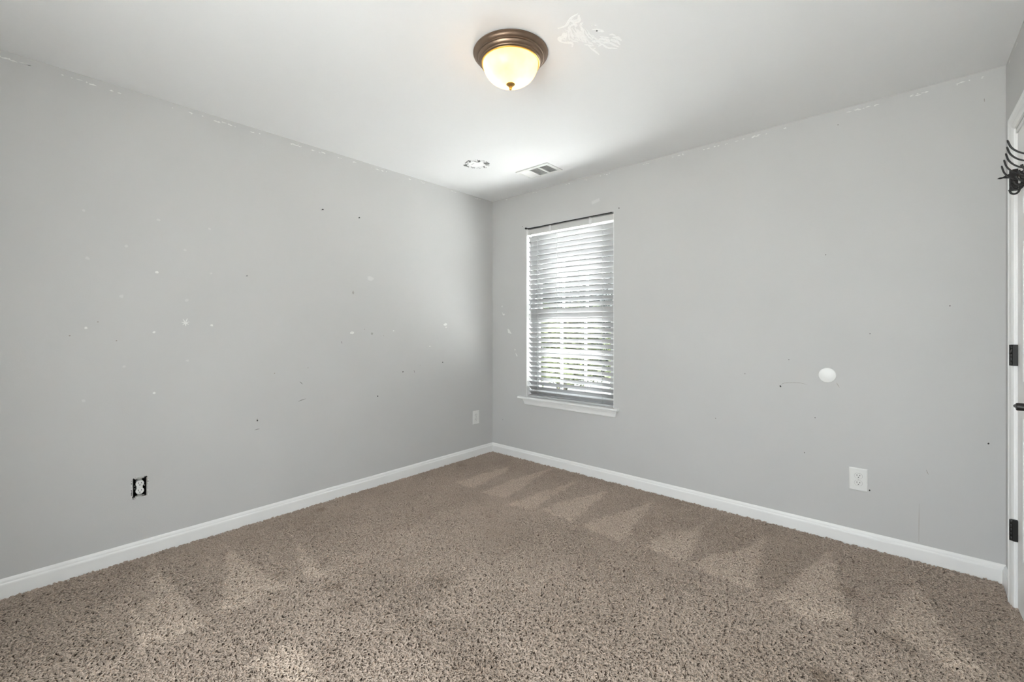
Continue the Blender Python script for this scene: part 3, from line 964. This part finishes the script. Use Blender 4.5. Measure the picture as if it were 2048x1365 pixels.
def chips(plane, runs, parent):
    cb = bmesh.new()
    for a, b, n, dz in runs:
        k = 0
        while k < n:
            c = rnd.uniform(a, b)
            for j in range(rnd.randint(1, 4)):
                u_ = c + rnd.uniform(-0.03, 0.03)
                v_ = H - dz - rnd.uniform(-0.004, 0.004)
                w_ = rnd.choice((0.003, 0.005, 0.008, 0.013))
                hgt = rnd.uniform(0.0018, 0.0045)
                patch([(u_ - w_, v_ - 0.3 * hgt), (u_ - 0.2 * w_, v_ - hgt), (u_ + w_, v_ - 0.5 * hgt), (u_ + 0.5 * w_, v_ + 0.3 * hgt), (u_, v_ + hgt * rnd.uniform(0.3, 1.1)), (u_ - 0.6 * w_, v_ + 0.2 * hgt)], plane, 0.0004, cb)
                k += 1
    return mark('paint_fleck', cb, M['spackle_wall'], parent, True)
chips(on_left, [(-3.40, -2.55, 26, 0.030), (-2.55, -1.7, 34, 0.026), (-1.7, -0.9, 20, 0.022), (-0.9, -0.02, 12, 0.018)], wl_)
chips(on_back, [(0.02, 0.9, 8, 0.018), (0.9, 2.0, 22, 0.022), (2.0, 2.9, 30, 0.026), (2.9, 3.3, 10, 0.028)], wb)
chips(on_right, [(-0.30, -0.02, 7, 0.024)], wr)

sb = bmesh.new()
for L_, w_ in [([(2.046,-1.629),(2.015,-1.625),(1.993,-1.615),(1.969,-1.602),(1.935,-1.61)],0.0171),([(2.043,-1.618),(2.027,-1.593),(2.009,-1.6),(2.002,-1.615)],0.0313),([(2.013,-1.612),(1.998,-1.589),(1.977,-1.586),(1.955,-1.56),(1.937,-1.536)],0.0142),([(1.989,-1.593),(2.006,-1.578),(1.994,-1.571)],0.0171),([(1.941,-1.573),(1.92,-1.552),(1.903,-1.553),(1.896,-1.532)],0.0313),([(1.896,-1.532),(1.908,-1.514),(1.923,-1.501),(1.927,-1.488),(1.913,-1.471)],0.0199),([(1.976,-1.58),(1.957,-1.539),(1.949,-1.516)],0.0171),([(1.977,-1.586),(1.947,-1.548),(1.931,-1.518)],0.0142),([(1.948,-1.567),(1.923,-1.536)],0.0171),([(1.981,-1.575),(1.974,-1.53),(1.962,-1.481)],0.0114),([(1.991,-1.567),(1.982,-1.517),(1.969,-1.467)],0.0199),([(1.993,-1.552),(1.989,-1.498),(1.975,-1.455)],0.0228),([(2.016,-1.57),(2.007,-1.533),(1.994,-1.509)],0.0199),([(2.02,-1.557),(2.023,-1.57),(2.034,-1.572)],0.0142),([(2.017,-1.537),(2.006,-1.495),(2.005,-1.463),(2.007,-1.427)],0.0114),([(2.022,-1.527),(2.016,-1.486),(2.017,-1.453)],0.0085),([(1.991,-1.489),(1.987,-1.452),(1.993,-1.429)],0.0114),([(2.014,-1.502),(2.016,-1.467),(2.023,-1.447)],0.0085),([(1.962,-1.449),(1.973,-1.436),(1.981,-1.422),(1.993,-1.419)],0.0114),([(1.972,-1.433),(1.971,-1.399),(1.974,-1.37),(1.974,-1.344)],0.0142),([(1.988,-1.394),(1.977,-1.396),(1.974,-1.381)],0.0085),([(2.038,-1.51),(2.054,-1.499),(2.068,-1.476),(2.066,-1.469),(2.05,-1.483)],0.0114),([(2.051,-1.538),(2.05,-1.527)],0.0085),([(2.06,-1.528),(2.066,-1.519)],0.0085),([(2.024,-1.436),(2.021,-1.414),(2.017,-1.401),(2.001,-1.397)],0.0114),([(2.03,-1.44),(2.049,-1.42),(2.054,-1.402),(2.038,-1.4),(2.026,-1.424)],0.0228),([(2.025,-1.404),(2.024,-1.383),(2.028,-1.362),(2.042,-1.346),(2.056,-1.33)],0.0171),([(2.078,-1.412),(2.094,-1.394),(2.096,-1.366)],0.0228),([(2.066,-1.403),(2.078,-1.378),(2.079,-1.345)],0.0199),([(2.055,-1.384),(2.06,-1.359),(2.067,-1.335)],0.0171),([(2.079,-1.384),(2.083,-1.366)],0.0114),([(2.075,-1.434),(2.087,-1.427),(2.093,-1.412)],0.0142),([(2.053,-1.4),(2.053,-1.379),(2.059,-1.349)],0.0114),([(2.0,-1.447),(2.007,-1.427)],0.0114),([(2.041,-1.451),(2.053,-1.434),(2.067,-1.418)],0.0085),([(2.019,-1.484),(2.023,-1.467)],0.0071)]:
    ribbon(L_, w_ * 0.72, on_ceil, 0.0011, sb)
for k in range(60):
    L_ = 0.02
    t = rnd.uniform(0, 1)
    u_, v_ = 1.93 + 0.13 * t + rnd.uniform(-0.03, 0.03), -1.56 + 0.17 * t + rnd.uniform(-0.03, 0.03)
    ribbon([(u_, v_), (u_ + 0.004, v_ + 0.012), (u_ + 0.010, v_ + rnd.uniform(0.016, 0.034))], rnd.uniform(0.002, 0.005), on_ceil, 0.0008, sb)
mark('spackle_smear', sb, M['spackle'], ceiling)
mark('nail_hole', patch(blob(2.049, -1.492, 0.003, 0.003), on_ceil, 0.0014), M['scuff'], ceiling)
rb = bmesh.new()
for L_ in [[(0.606,-0.888),(0.618,-0.862),(0.589,-0.848),(0.593,-0.876)],[(0.545,-0.863),(0.59,-0.879),(0.583,-0.861),(0.552,-0.857)],[(0.509,-0.845),(0.54,-0.843),(0.527,-0.821),(0.499,-0.821)],[(0.503,-0.825),(0.523,-0.799),(0.506,-0.789)],[(0.517,-0.771),(0.54,-0.75),(0.514,-0.752)],[(0.62,-0.852),(0.635,-0.823),(0.633,-0.801),(0.624,-0.825)],[(0.654,-0.838),(0.674,-0.829),(0.65,-0.802),(0.633,-0.809)],[(0.676,-0.819),(0.688,-0.792),(0.679,-0.789)],[(0.686,-0.778),(0.699,-0.758),(0.677,-0.762)],[(0.656,-0.78),(0.674,-0.765),(0.686,-0.738),(0.665,-0.724),(0.643,-0.735),(0.646,-0.757)],[(0.634,-0.735),(0.663,-0.709),(0.635,-0.72)],[(0.602,-0.729),(0.614,-0.719),(0.584,-0.685)],[(0.552,-0.736),(0.557,-0.728),(0.55,-0.728)],[(0.552,-0.807),(0.581,-0.815),(0.6,-0.814),(0.568,-0.809)],[(0.546,-0.845),(0.561,-0.84),(0.549,-0.829)],[(0.59,-0.855),(0.594,-0.843),(0.583,-0.845)]]:
    patch(L_, on_ceil, 0.0005, rb)
for k in range(40):
    t = rnd.uniform(0, 2 * math.pi)
    u_, v_ = 0.598 + 0.085 * math.cos(t) * rnd.uniform(0.8, 1.12), -0.785 + 0.085 * math.sin(t) * rnd.uniform(0.8, 1.12)
    patch(blob(u_, v_, rnd.uniform(0.002, 0.006), rnd.uniform(0.002, 0.005), 7, 0.3), on_ceil, 0.0005, rb)
mark('torn_paper_ring', rb, M['raw'], ceiling)
mark('touch_up_dab', patch(blob(0.595, -0.79, 0.055, 0.055, 18, 0.15), on_ceil, 0.0003), M['spackle'], ceiling)

# ------------------------------------------------------------------ carpet
GX, GY = 300, 330
xs = np.linspace(0.017, W + 0.050, GX)
ys = np.linspace(YF + 0.015, -0.017, GY)
X, Y = np.meshgrid(xs, ys, indexing='ij')
nr = np.random.default_rng(3)
def vnoise(cell, seed):
    r_ = np.random.default_rng(seed)
    nx, ny = int(W / cell) + 3, int(-YF / cell) + 3
    g_ = r_.random((nx, ny))
    fx, fy = np.minimum(X, W) / cell, (Y - YF) / cell
    ix, iy = fx.astype(int), fy.astype(int)
    tx, ty = fx - ix, fy - iy
    tx, ty = tx * tx * (3 - 2 * tx), ty * ty * (3 - 2 * ty)
    return (g_[ix, iy] * (1 - tx) * (1 - ty) + g_[ix + 1, iy] * tx * (1 - ty) + g_[ix, iy + 1] * (1 - tx) * ty + g_[ix + 1, iy + 1] * tx * ty)
def sdf(poly, jx, jy):
    P = np.array(poly)
    dmin = np.full(X.shape, 9.0)
    ins = np.zeros(X.shape, bool)
    xx, yy = X + jx, Y + jy
    for a, b in zip(P, np.roll(P, -1, 0)):
        e = b - a
        t = np.clip(((xx - a[0]) * e[0] + (yy - a[1]) * e[1]) / (e @ e), 0, 1)
        dmin = np.minimum(dmin, np.hypot(xx - a[0] - t * e[0], yy - a[1] - t * e[1]))
        c = (a[1] > yy) != (b[1] > yy)
        with np.errstate(divide='ignore', invalid='ignore'):
            xi = a[0] + (yy - a[1]) * e[0] / (e[1] if e[1] != 0 else 1e-9)
        ins ^= c & (xx < xi)
    return np.where(ins, -dmin, dmin)
jx = (vnoise(0.05, 1) - 0.5) * 0.03
jy = (vnoise(0.05, 2) - 0.5) * 0.03
LIGHT = [[(0.328,-2.783),(0.496,-2.765),(0.7,-2.756),(0.831,-2.79),(0.499,-2.785)],[(0.033,-2.619),(0.228,-2.633),(0.632,-2.597),(0.89,-2.584),(0.897,-2.696),(0.869,-2.791),(0.734,-2.784),(0.466,-2.696)],[(0.186,-2.319),(0.327,-2.318),(0.861,-2.269),(0.854,-2.352),(0.877,-2.45),(0.844,-2.524),(0.538,-2.418)],[(0.221,-1.999),(0.423,-2.046),(0.907,-2.09),(0.887,-2.165),(0.665,-2.12)],[(0.458,-0.242),(0.526,-0.394),(0.599,-0.833),(0.41,-0.815),(0.415,-0.576)],[(0.762,-0.027),(0.805,-0.311),(0.911,-0.814),(0.691,-0.845),(0.693,-0.458)],[(1.097,-0.176),(1.129,-0.456),(1.163,-0.819),(0.982,-0.891),(1.019,-0.553)],[(1.396,-0.194),(1.417,-0.448),(1.48,-0.819),(1.21,-0.798),(1.236,-0.608),(1.291,-0.44)],[(1.711,-0.129),(1.747,-0.375),(1.821,-0.839),(1.53,-0.812),(1.595,-0.561),(1.662,-0.344)],[(2.101,-0.093),(2.112,-0.385),(2.177,-0.845),(1.924,-0.793),(1.958,-0.564),(2.079,-0.414)],[(2.407,-0.207),(2.454,-0.535),(2.499,-0.864),(2.196,-0.828),(2.259,-0.64),(2.378,-0.429)],[(2.712,-0.197),(2.76,-0.448),(2.815,-0.663),(2.84,-0.819),(2.719,-0.946),(2.568,-0.858),(2.629,-0.565)],[(3.039,-0.19),(3.078,-0.381),(3.116,-0.594),(3.221,-0.864),(3.16,-0.962),(3.064,-0.845),(2.935,-0.815),(2.985,-0.512)],[(1.235,-2.432),(1.318,-2.393),(1.549,-2.39),(1.422,-2.502),(1.26,-2.542)]]
DARK = [[(1.306,-0.817),(1.611,-0.829),(2.006,-0.878),(2.454,-0.934),(2.398,-1.168),(2.049,-1.242),(1.635,-1.26),(1.209,-1.35),(1.139,-1.064)],[(0.904,-1.972),(1.059,-1.896),(1.279,-1.817),(1.372,-1.678),(1.469,-1.807),(1.465,-1.929),(1.482,-2.043),(1.32,-2.057),(1.139,-2.049)],[(1.492,-2.074),(1.546,-1.965),(1.722,-1.85),(1.831,-1.904),(1.834,-2.034),(1.729,-2.062)]]
STAIN = [(1.027,-2.117,0.03,1),(1.209,-2.124,0.05,0.5),(1.348,-1.767,0.07,0.35),(1.909,-2.033,0.13,0.5),(2.805,-1.256,0.06,0.9),(2.805,-0.573,0.035,0.8),(2.026,-0.587,0.02,0.5),(3.02,-0.302,0.03,0.6),(3.064,-0.263,0.02,0.5),(1.42,-2.342,0.03,0.4),(1.482,-1.147,0.02,0.6),(2.98,-0.85,0.05,0.5),(3.022,-0.883,0.04,0.4),(0.122,-1.763,0.04,0.6),(0.111,-0.493,0.05,0.4),(1.012,-0.096,0.02,0.6),(1.028,-1.084,0.02,0.5),(2.825,-0.605,0.03,0.6),(2.588,-1.333,0.2,0.25),(2.085,-1.528,0.3,0.15)]
wear_nap_shade = 0.5 + 0.10 * (vnoise(0.35, 4) - 0.5) + 0.10 * (vnoise(0.10, 5) - 0.5)
# nap lean shading painted into colour: dark along two walls, light vacuum wedges
near = np.minimum(X / 0.85, -Y / 0.85)
wear_nap_shade -= 0.09 * np.clip((1 - near) * 7, 0, 1)
for L_ in LIGHT:
    wear_nap_shade += 0.30 * np.clip(0.5 - sdf(L_, jx, jy) / 0.022, 0, 1)
for i, L_ in enumerate(DARK):
    wear_nap_shade -= (0.17 if i else 0.10) * np.clip(0.5 - sdf(L_, jx * 3, jy * 3) / (0.10 if i else 0.22), 0, 1)
stain = np.zeros(X.shape)
for x_, y_, r_, k in STAIN:
    dd_ = np.hypot(X - x_ + jx, (Y - y_ + jy)) / r_
    stain = np.maximum(stain, k * np.clip(1.3 - dd_, 0, 1) * (0.55 + 0.6 * vnoise(0.03, 9)))
wear_nap_shade = np.clip(wear_nap_shade, 0, 1)
stain = np.clip(stain, 0, 1) * 0.62
verts = np.stack([X, Y, np.full(X.shape, -0.0095)], -1).reshape(-1, 3)
idx = np.arange(GX * GY).reshape(GX, GY)
faces = np.stack([idx[:-1, :-1], idx[1:, :-1], idx[1:, 1:], idx[:-1, 1:]], -1).reshape(-1, 4)
fc = verts[faces].mean(1)                # pile runs on under the door, nowhere else past the wall
faces = faces[(fc[:, 0] < W - 0.016) | ((fc[:, 1] > DY0 + 0.008) & (fc[:, 1] < DY1 - 0.008))]
me = bpy.data.meshes.new('carpet_pile')
me.vertices.add(len(verts))
me.vertices.foreach_set('co', verts.ravel())
me.loops.add(faces.size)
me.loops.foreach_set('vertex_index', faces.ravel())
me.polygons.add(len(faces))
me.polygons.foreach_set('loop_start', np.arange(0, faces.size, 4))
me.update(calc_edges=True)
for nm, arr in (('wear_nap_shade', wear_nap_shade), ('stain', stain)):
    at = me.attributes.new(nm, 'FLOAT', 'POINT')
    at.data.foreach_set('value', arr.ravel().astype(np.float32))
carpet = link('carpet_pile', me, M['yarn'])
tag(carpet, 'worn beige carpet pile with painted vacuum track shading and brown stains', 'carpet', kind='stuff')

ng = bpy.data.node_groups.new('carpet_tufts', 'GeometryNodeTree')
ng.interface.new_socket('Geometry', in_out='INPUT', socket_type='NodeSocketGeometry')
ng.interface.new_socket('Geometry', in_out='OUTPUT', socket_type='NodeSocketGeometry')
N = ng.nodes.new
L = ng.links.new
gi, go_ = N('NodeGroupInput'), N('NodeGroupOutput')
# one bent yarn end
qb = N('GeometryNodeCurveQuadraticBezier')
qb.inputs['Resolution'].default_value = 4
qb.inputs['Start'].default_value = (0, 0, 0)
qb.inputs['Middle'].default_value = (0.0005, 0, 0.0120)
qb.inputs['End'].default_value = (0.0095, 0, 0.0092)
cc = N('GeometryNodeCurvePrimitiveCircle')
cc.inputs['Resolution'].default_value = 4
cc.inputs['Radius'].default_value = 0.0020
cm = N('GeometryNodeCurveToMesh')
cm.inputs['Fill Caps'].default_value = True
L(qb.outputs[0], cm.inputs['Curve'])
L(cc.outputs[0], cm.inputs['Profile Curve'])
# a clump of yarn ends
cg = N('GeometryNodeMeshCircle')
cg.fill_type = 'NGON'
cg.inputs['Vertices'].default_value = 10
cg.inputs['Radius'].default_value = 0.0062
dc = N('GeometryNodeDistributePointsOnFaces')
dc.inputs['Density'].default_value = 75000
L(cg.outputs[0], dc.inputs['Mesh'])
rv = N('FunctionNodeRandomValue')
rv.data_type = 'FLOAT_VECTOR'
rv.inputs['Min'].default_value = (-0.35, -0.35, 0.0)
rv.inputs['Max'].default_value = (0.35, 0.35, 6.2832)
rs_ = N('FunctionNodeRandomValue')
rs_.data_type = 'FLOAT'
rs_.inputs[2].default_value = 0.75
rs_.inputs[3].default_value = 1.2
rs_.inputs['Seed'].default_value = 5
ic = N('GeometryNodeInstanceOnPoints')
L(dc.outputs['Points'], ic.inputs['Points'])
L(cm.outputs[0], ic.inputs['Instance'])
L(rv.outputs[0], ic.inputs['Rotation'])
L(rs_.outputs[1], ic.inputs['Scale'])
rz = N('GeometryNodeRealizeInstances')
L(ic.outputs[0], rz.inputs[0])
smt = N('GeometryNodeSetMaterial')
smt.inputs['Material'].default_value = M['yarn']
L(rz.outputs[0], smt.inputs['Geometry'])
# clumps over the whole floor
dp = N('GeometryNodeDistributePointsOnFaces')
dp.distribute_method = 'POISSON'
dp.inputs['Distance Min'].default_value = 0.0087
dp.inputs['Density Max'].default_value = 20000
L(gi.outputs[0], dp.inputs['Mesh'])
rz2 = N('FunctionNodeRandomValue')
rz2.data_type = 'FLOAT_VECTOR'
rz2.inputs['Min'].default_value = (-0.22, -0.22, 0)
rz2.inputs['Max'].default_value = (0.22, 0.22, 6.2832)
rz2.inputs['Seed'].default_value = 9
ip = N('GeometryNodeInstanceOnPoints')
L(dp.outputs['Points'], ip.inputs['Points'])
L(smt.outputs[0], ip.inputs['Instance'])
L(rz2.outputs[0], ip.inputs['Rotation'])
rsc = N('FunctionNodeRandomValue')
rsc.data_type = 'FLOAT'
rsc.inputs[2].default_value = 0.64
rsc.inputs[3].default_value = 1.02
rsc.inputs['Seed'].default_value = 21
L(rsc.outputs[1], ip.inputs['Scale'])
L(ip.outputs[0], go_.inputs[0])
md = carpet.modifiers.new('tufts', 'NODES')
md.node_group = ng

# ------------------------------------------------------------------ added fill-light window behind the viewpoint
w2 = empty('fill_window', ((FILL_WIN[0] + FILL_WIN[1]) / 2, YF - 0.06, FILL_WIN[2]))
tag(w2, 'wide white window added behind the viewpoint to fill the room with daylight', kind='structure')
fb = bmesh.new()
a, b, c, e = FILL_WIN
ya, yb_ = YF - 0.10, YF - 0.04
box(fb, a, a + 0.05, ya, yb_, c, e)
box(fb, b - 0.05, b, ya, yb_, c, e)
box(fb, a + 0.05, b - 0.05, ya, yb_, c, c + 0.05)
box(fb, a + 0.05, b - 0.05, ya, yb_, e - 0.05, e)
box(fb, (a + b) / 2 - 0.03, (a + b) / 2 + 0.03, ya, yb_, c + 0.05, e - 0.05)
inv(obj('window_frame', fb, M['vinyl']), w2)
for xa, xb in ((a + 0.05, (a + b) / 2 - 0.03), ((a + b) / 2 + 0.03, b - 0.05)):
    pb = bmesh.new()
    pb.faces.new([pb.verts.new(q) for q in ((xa, YF - 0.07, c + 0.05), (xb, YF - 0.07, c + 0.05), (xb, YF - 0.07, e - 0.05), (xa, YF - 0.07, e - 0.05))])
    inv(obj('pane', pb, M['glass']), w2)

# ------------------------------------------------------------------ outside
tag(obj('lawn', B(-40, 40, 3.9, 60, -1.0, -0.56), M['grass']), 'dry lawn outside beyond the concrete patio', 'lawn', kind='structure')
tag(obj('bounce_patio', B(-6, 6, 0.16, 3.9, -1.0, -0.55), M['bounce_patio']), 'pale concrete patio added outside the window to bounce sun onto the ceiling', 'bounce_patio', kind='structure')  # pale slab added to reflect sunlight up through the blinds
tag(obj('lawn', B(-40, 40, -60, -3.9, -1.0, -0.55), M['grass']), 'lawn outside behind the viewpoint', 'lawn', kind='structure')
# house added out of view to throw shade across the trees
nh = empty('added_shade_house', (-10.6, 9.5, -0.56))
tag(nh, 'unseen two storey house added left of the trees to shade them', 'house')
obj('wall', B(-3.5, 3.5, -5.0, 7.0, 0.0, 6.0), M['siding'], nh)
obj('roof', prism([(-4.0, 5.8), (4.0, 5.8), (4.0, 6.0), (0, 8.6), (-4.0, 6.0)], lambda x_, z_: (x_, -5.4, z_), lambda x_, z_: (x_, 7.4, z_)), M['bark'], nh)
for yy in (-3.2, 0.0, 3.2):
    for z_ in (1.0, 3.9):
        wo = obj('window', B(3.48, 3.53, yy - 0.5, yy + 0.5, z_, z_ + 1.4), M['vinyl'], nh)
        obj('pane', B(3.531, 3.54, yy - 0.42, yy + 0.42, z_ + 0.08, z_ + 1.32), M['slot'], wo)
def tree(name, x_, y_, hgt, rad, n, m, label, cat):
    e_ = empty(name, (x_, y_, -0.55))
    tag(e_, label, cat, 'trees and shrubs outside')
    tb = bmesh.new()
    tube(smooth_path([(0, 0, -0.05), (0.05, 0.03, hgt * 0.35), (-0.03, 0.05, hgt * 0.75)], 4), [0.05 + 0.012 * hgt] * 4 + [0.04 + 0.008 * hgt] * 4 + [0.03], 8, tb)
    for k in range(7):
        t = k * 2.4
        z_ = hgt * (0.30 + 0.07 * k)
        tube([(0.02, 0.03, z_), (0.35 * rad * math.cos(t), 0.35 * rad * math.sin(t), z_ + 0.25), (0.75 * rad * math.cos(t), 0.75 * rad * math.sin(t), z_ + 0.45)], [0.035, 0.025, 0.01], 6, tb)
    obj('trunk', tb, M['bark'], e_, True)
    r_ = np.random.default_rng(int(abs(x_ * 100) + abs(y_ * 10)))
    cl = r_.normal(size=(26, 3))
    cl /= np.linalg.norm(cl, axis=1)[:, None]
    cl *= (r_.random((26, 1)) ** 0.4)
    ctr = cl * np.array([rad * 0.8, rad * 0.8, hgt * 0.40]) + np.array([0, 0, hgt * 0.56])
    c_ = ctr[r_.integers(0, 26, n)] + r_.normal(size=(n, 3)) * rad * 0.16
    c_[:, 2] = np.maximum(c_[:, 2], 0.03)
    a_ = r_.normal(size=(n, 3))
    a_ /= np.linalg.norm(a_, axis=1)[:, None]
    b_ = np.cross(a_, r_.normal(size=(n, 3)))
    b_ /= np.linalg.norm(b_, axis=1)[:, None]
    s_ = r_.uniform(0.035, 0.075, (n, 1))
    vv = np.concatenate([c_ - a_ * s_, c_ + b_ * s_ * 0.45, c_ + a_ * s_, c_ - b_ * s_ * 0.45], 1).reshape(-1, 3)
    ff = np.arange(4 * n).reshape(-1, 4)
    mm = bpy.data.meshes.new('foliage')
    mm.from_pydata(vv.tolist(), [], ff.tolist())
    fo = link('foliage', mm, m, e_)
    fo['kind'] = 'stuff'
tree('shrub', -2.7, 5.0, 2.5, 0.9, 7500, M['leaf2'], 'yellow green shrub outside the window, seen through the blinds', 'shrub')
tree('shrub', -0.75, 4.9, 2.0, 0.75, 5500, M['leaf2'], 'low yellow green shrub nearest the right side of the window', 'shrub')
tree('tree', -4.0, 6.8, 5.6, 1.5, 16000, M['leaf'], 'dark green tree outside beyond the left window panes', 'tree')
tree('tree', -1.0, 8.4, 6.5, 1.6, 14000, M['leaf'], 'dark green tree outside beyond the right window panes', 'tree')
tree('tree', -2.9, 18.0, 9.0, 2.2, 14000, M['leaf'], 'tall dark tree farthest from the window outside', 'tree')
tree('tree', 2.6, 8.0, 6.0, 1.6, 8000, M['leaf'], 'dark green tree outside to the right of the window view', 'tree')

# clipped hedge along the far edge of the lawn
he = empty('hedge', (0.2, 11.2, -0.56))
tag(he, 'long clipped dark hedge across the lawn behind the shrubs', 'hedge')
obj('hedge_core', B(-6.4, 5.5, -0.40, 0.40, 0.0, 2.25, 0.12, 3), M['leaf'], he)
r_ = np.random.default_rng(77)
n = 16000
c_ = np.stack([r_.uniform(-6.5, 5.6, n), np.where(r_.random(n) < 0.7, -0.42, r_.uniform(-0.42, 0.45, n)) + r_.normal(0, 0.05, n), r_.uniform(0.02, 2.3, n)], 1)
c_[:, 2] = np.where(c_[:, 1] > -0.3, 2.27 + r_.normal(0, 0.05, n), c_[:, 2])
a_ = r_.normal(size=(n, 3))
a_ /= np.linalg.norm(a_, axis=1)[:, None]
b_ = np.cross(a_, r_.normal(size=(n, 3)))
b_ /= np.linalg.norm(b_, axis=1)[:, None]
s_ = r_.uniform(0.03, 0.06, (n, 1))
vv = np.concatenate([c_ - a_ * s_, c_ + b_ * s_ * 0.5, c_ + a_ * s_, c_ - b_ * s_ * 0.5], 1).reshape(-1, 3)
mm = bpy.data.meshes.new('foliage')
mm.from_pydata(vv.tolist(), [], np.arange(4 * n).reshape(-1, 4).tolist())
link('foliage', mm, M['leaf'], he)['kind'] = 'stuff'
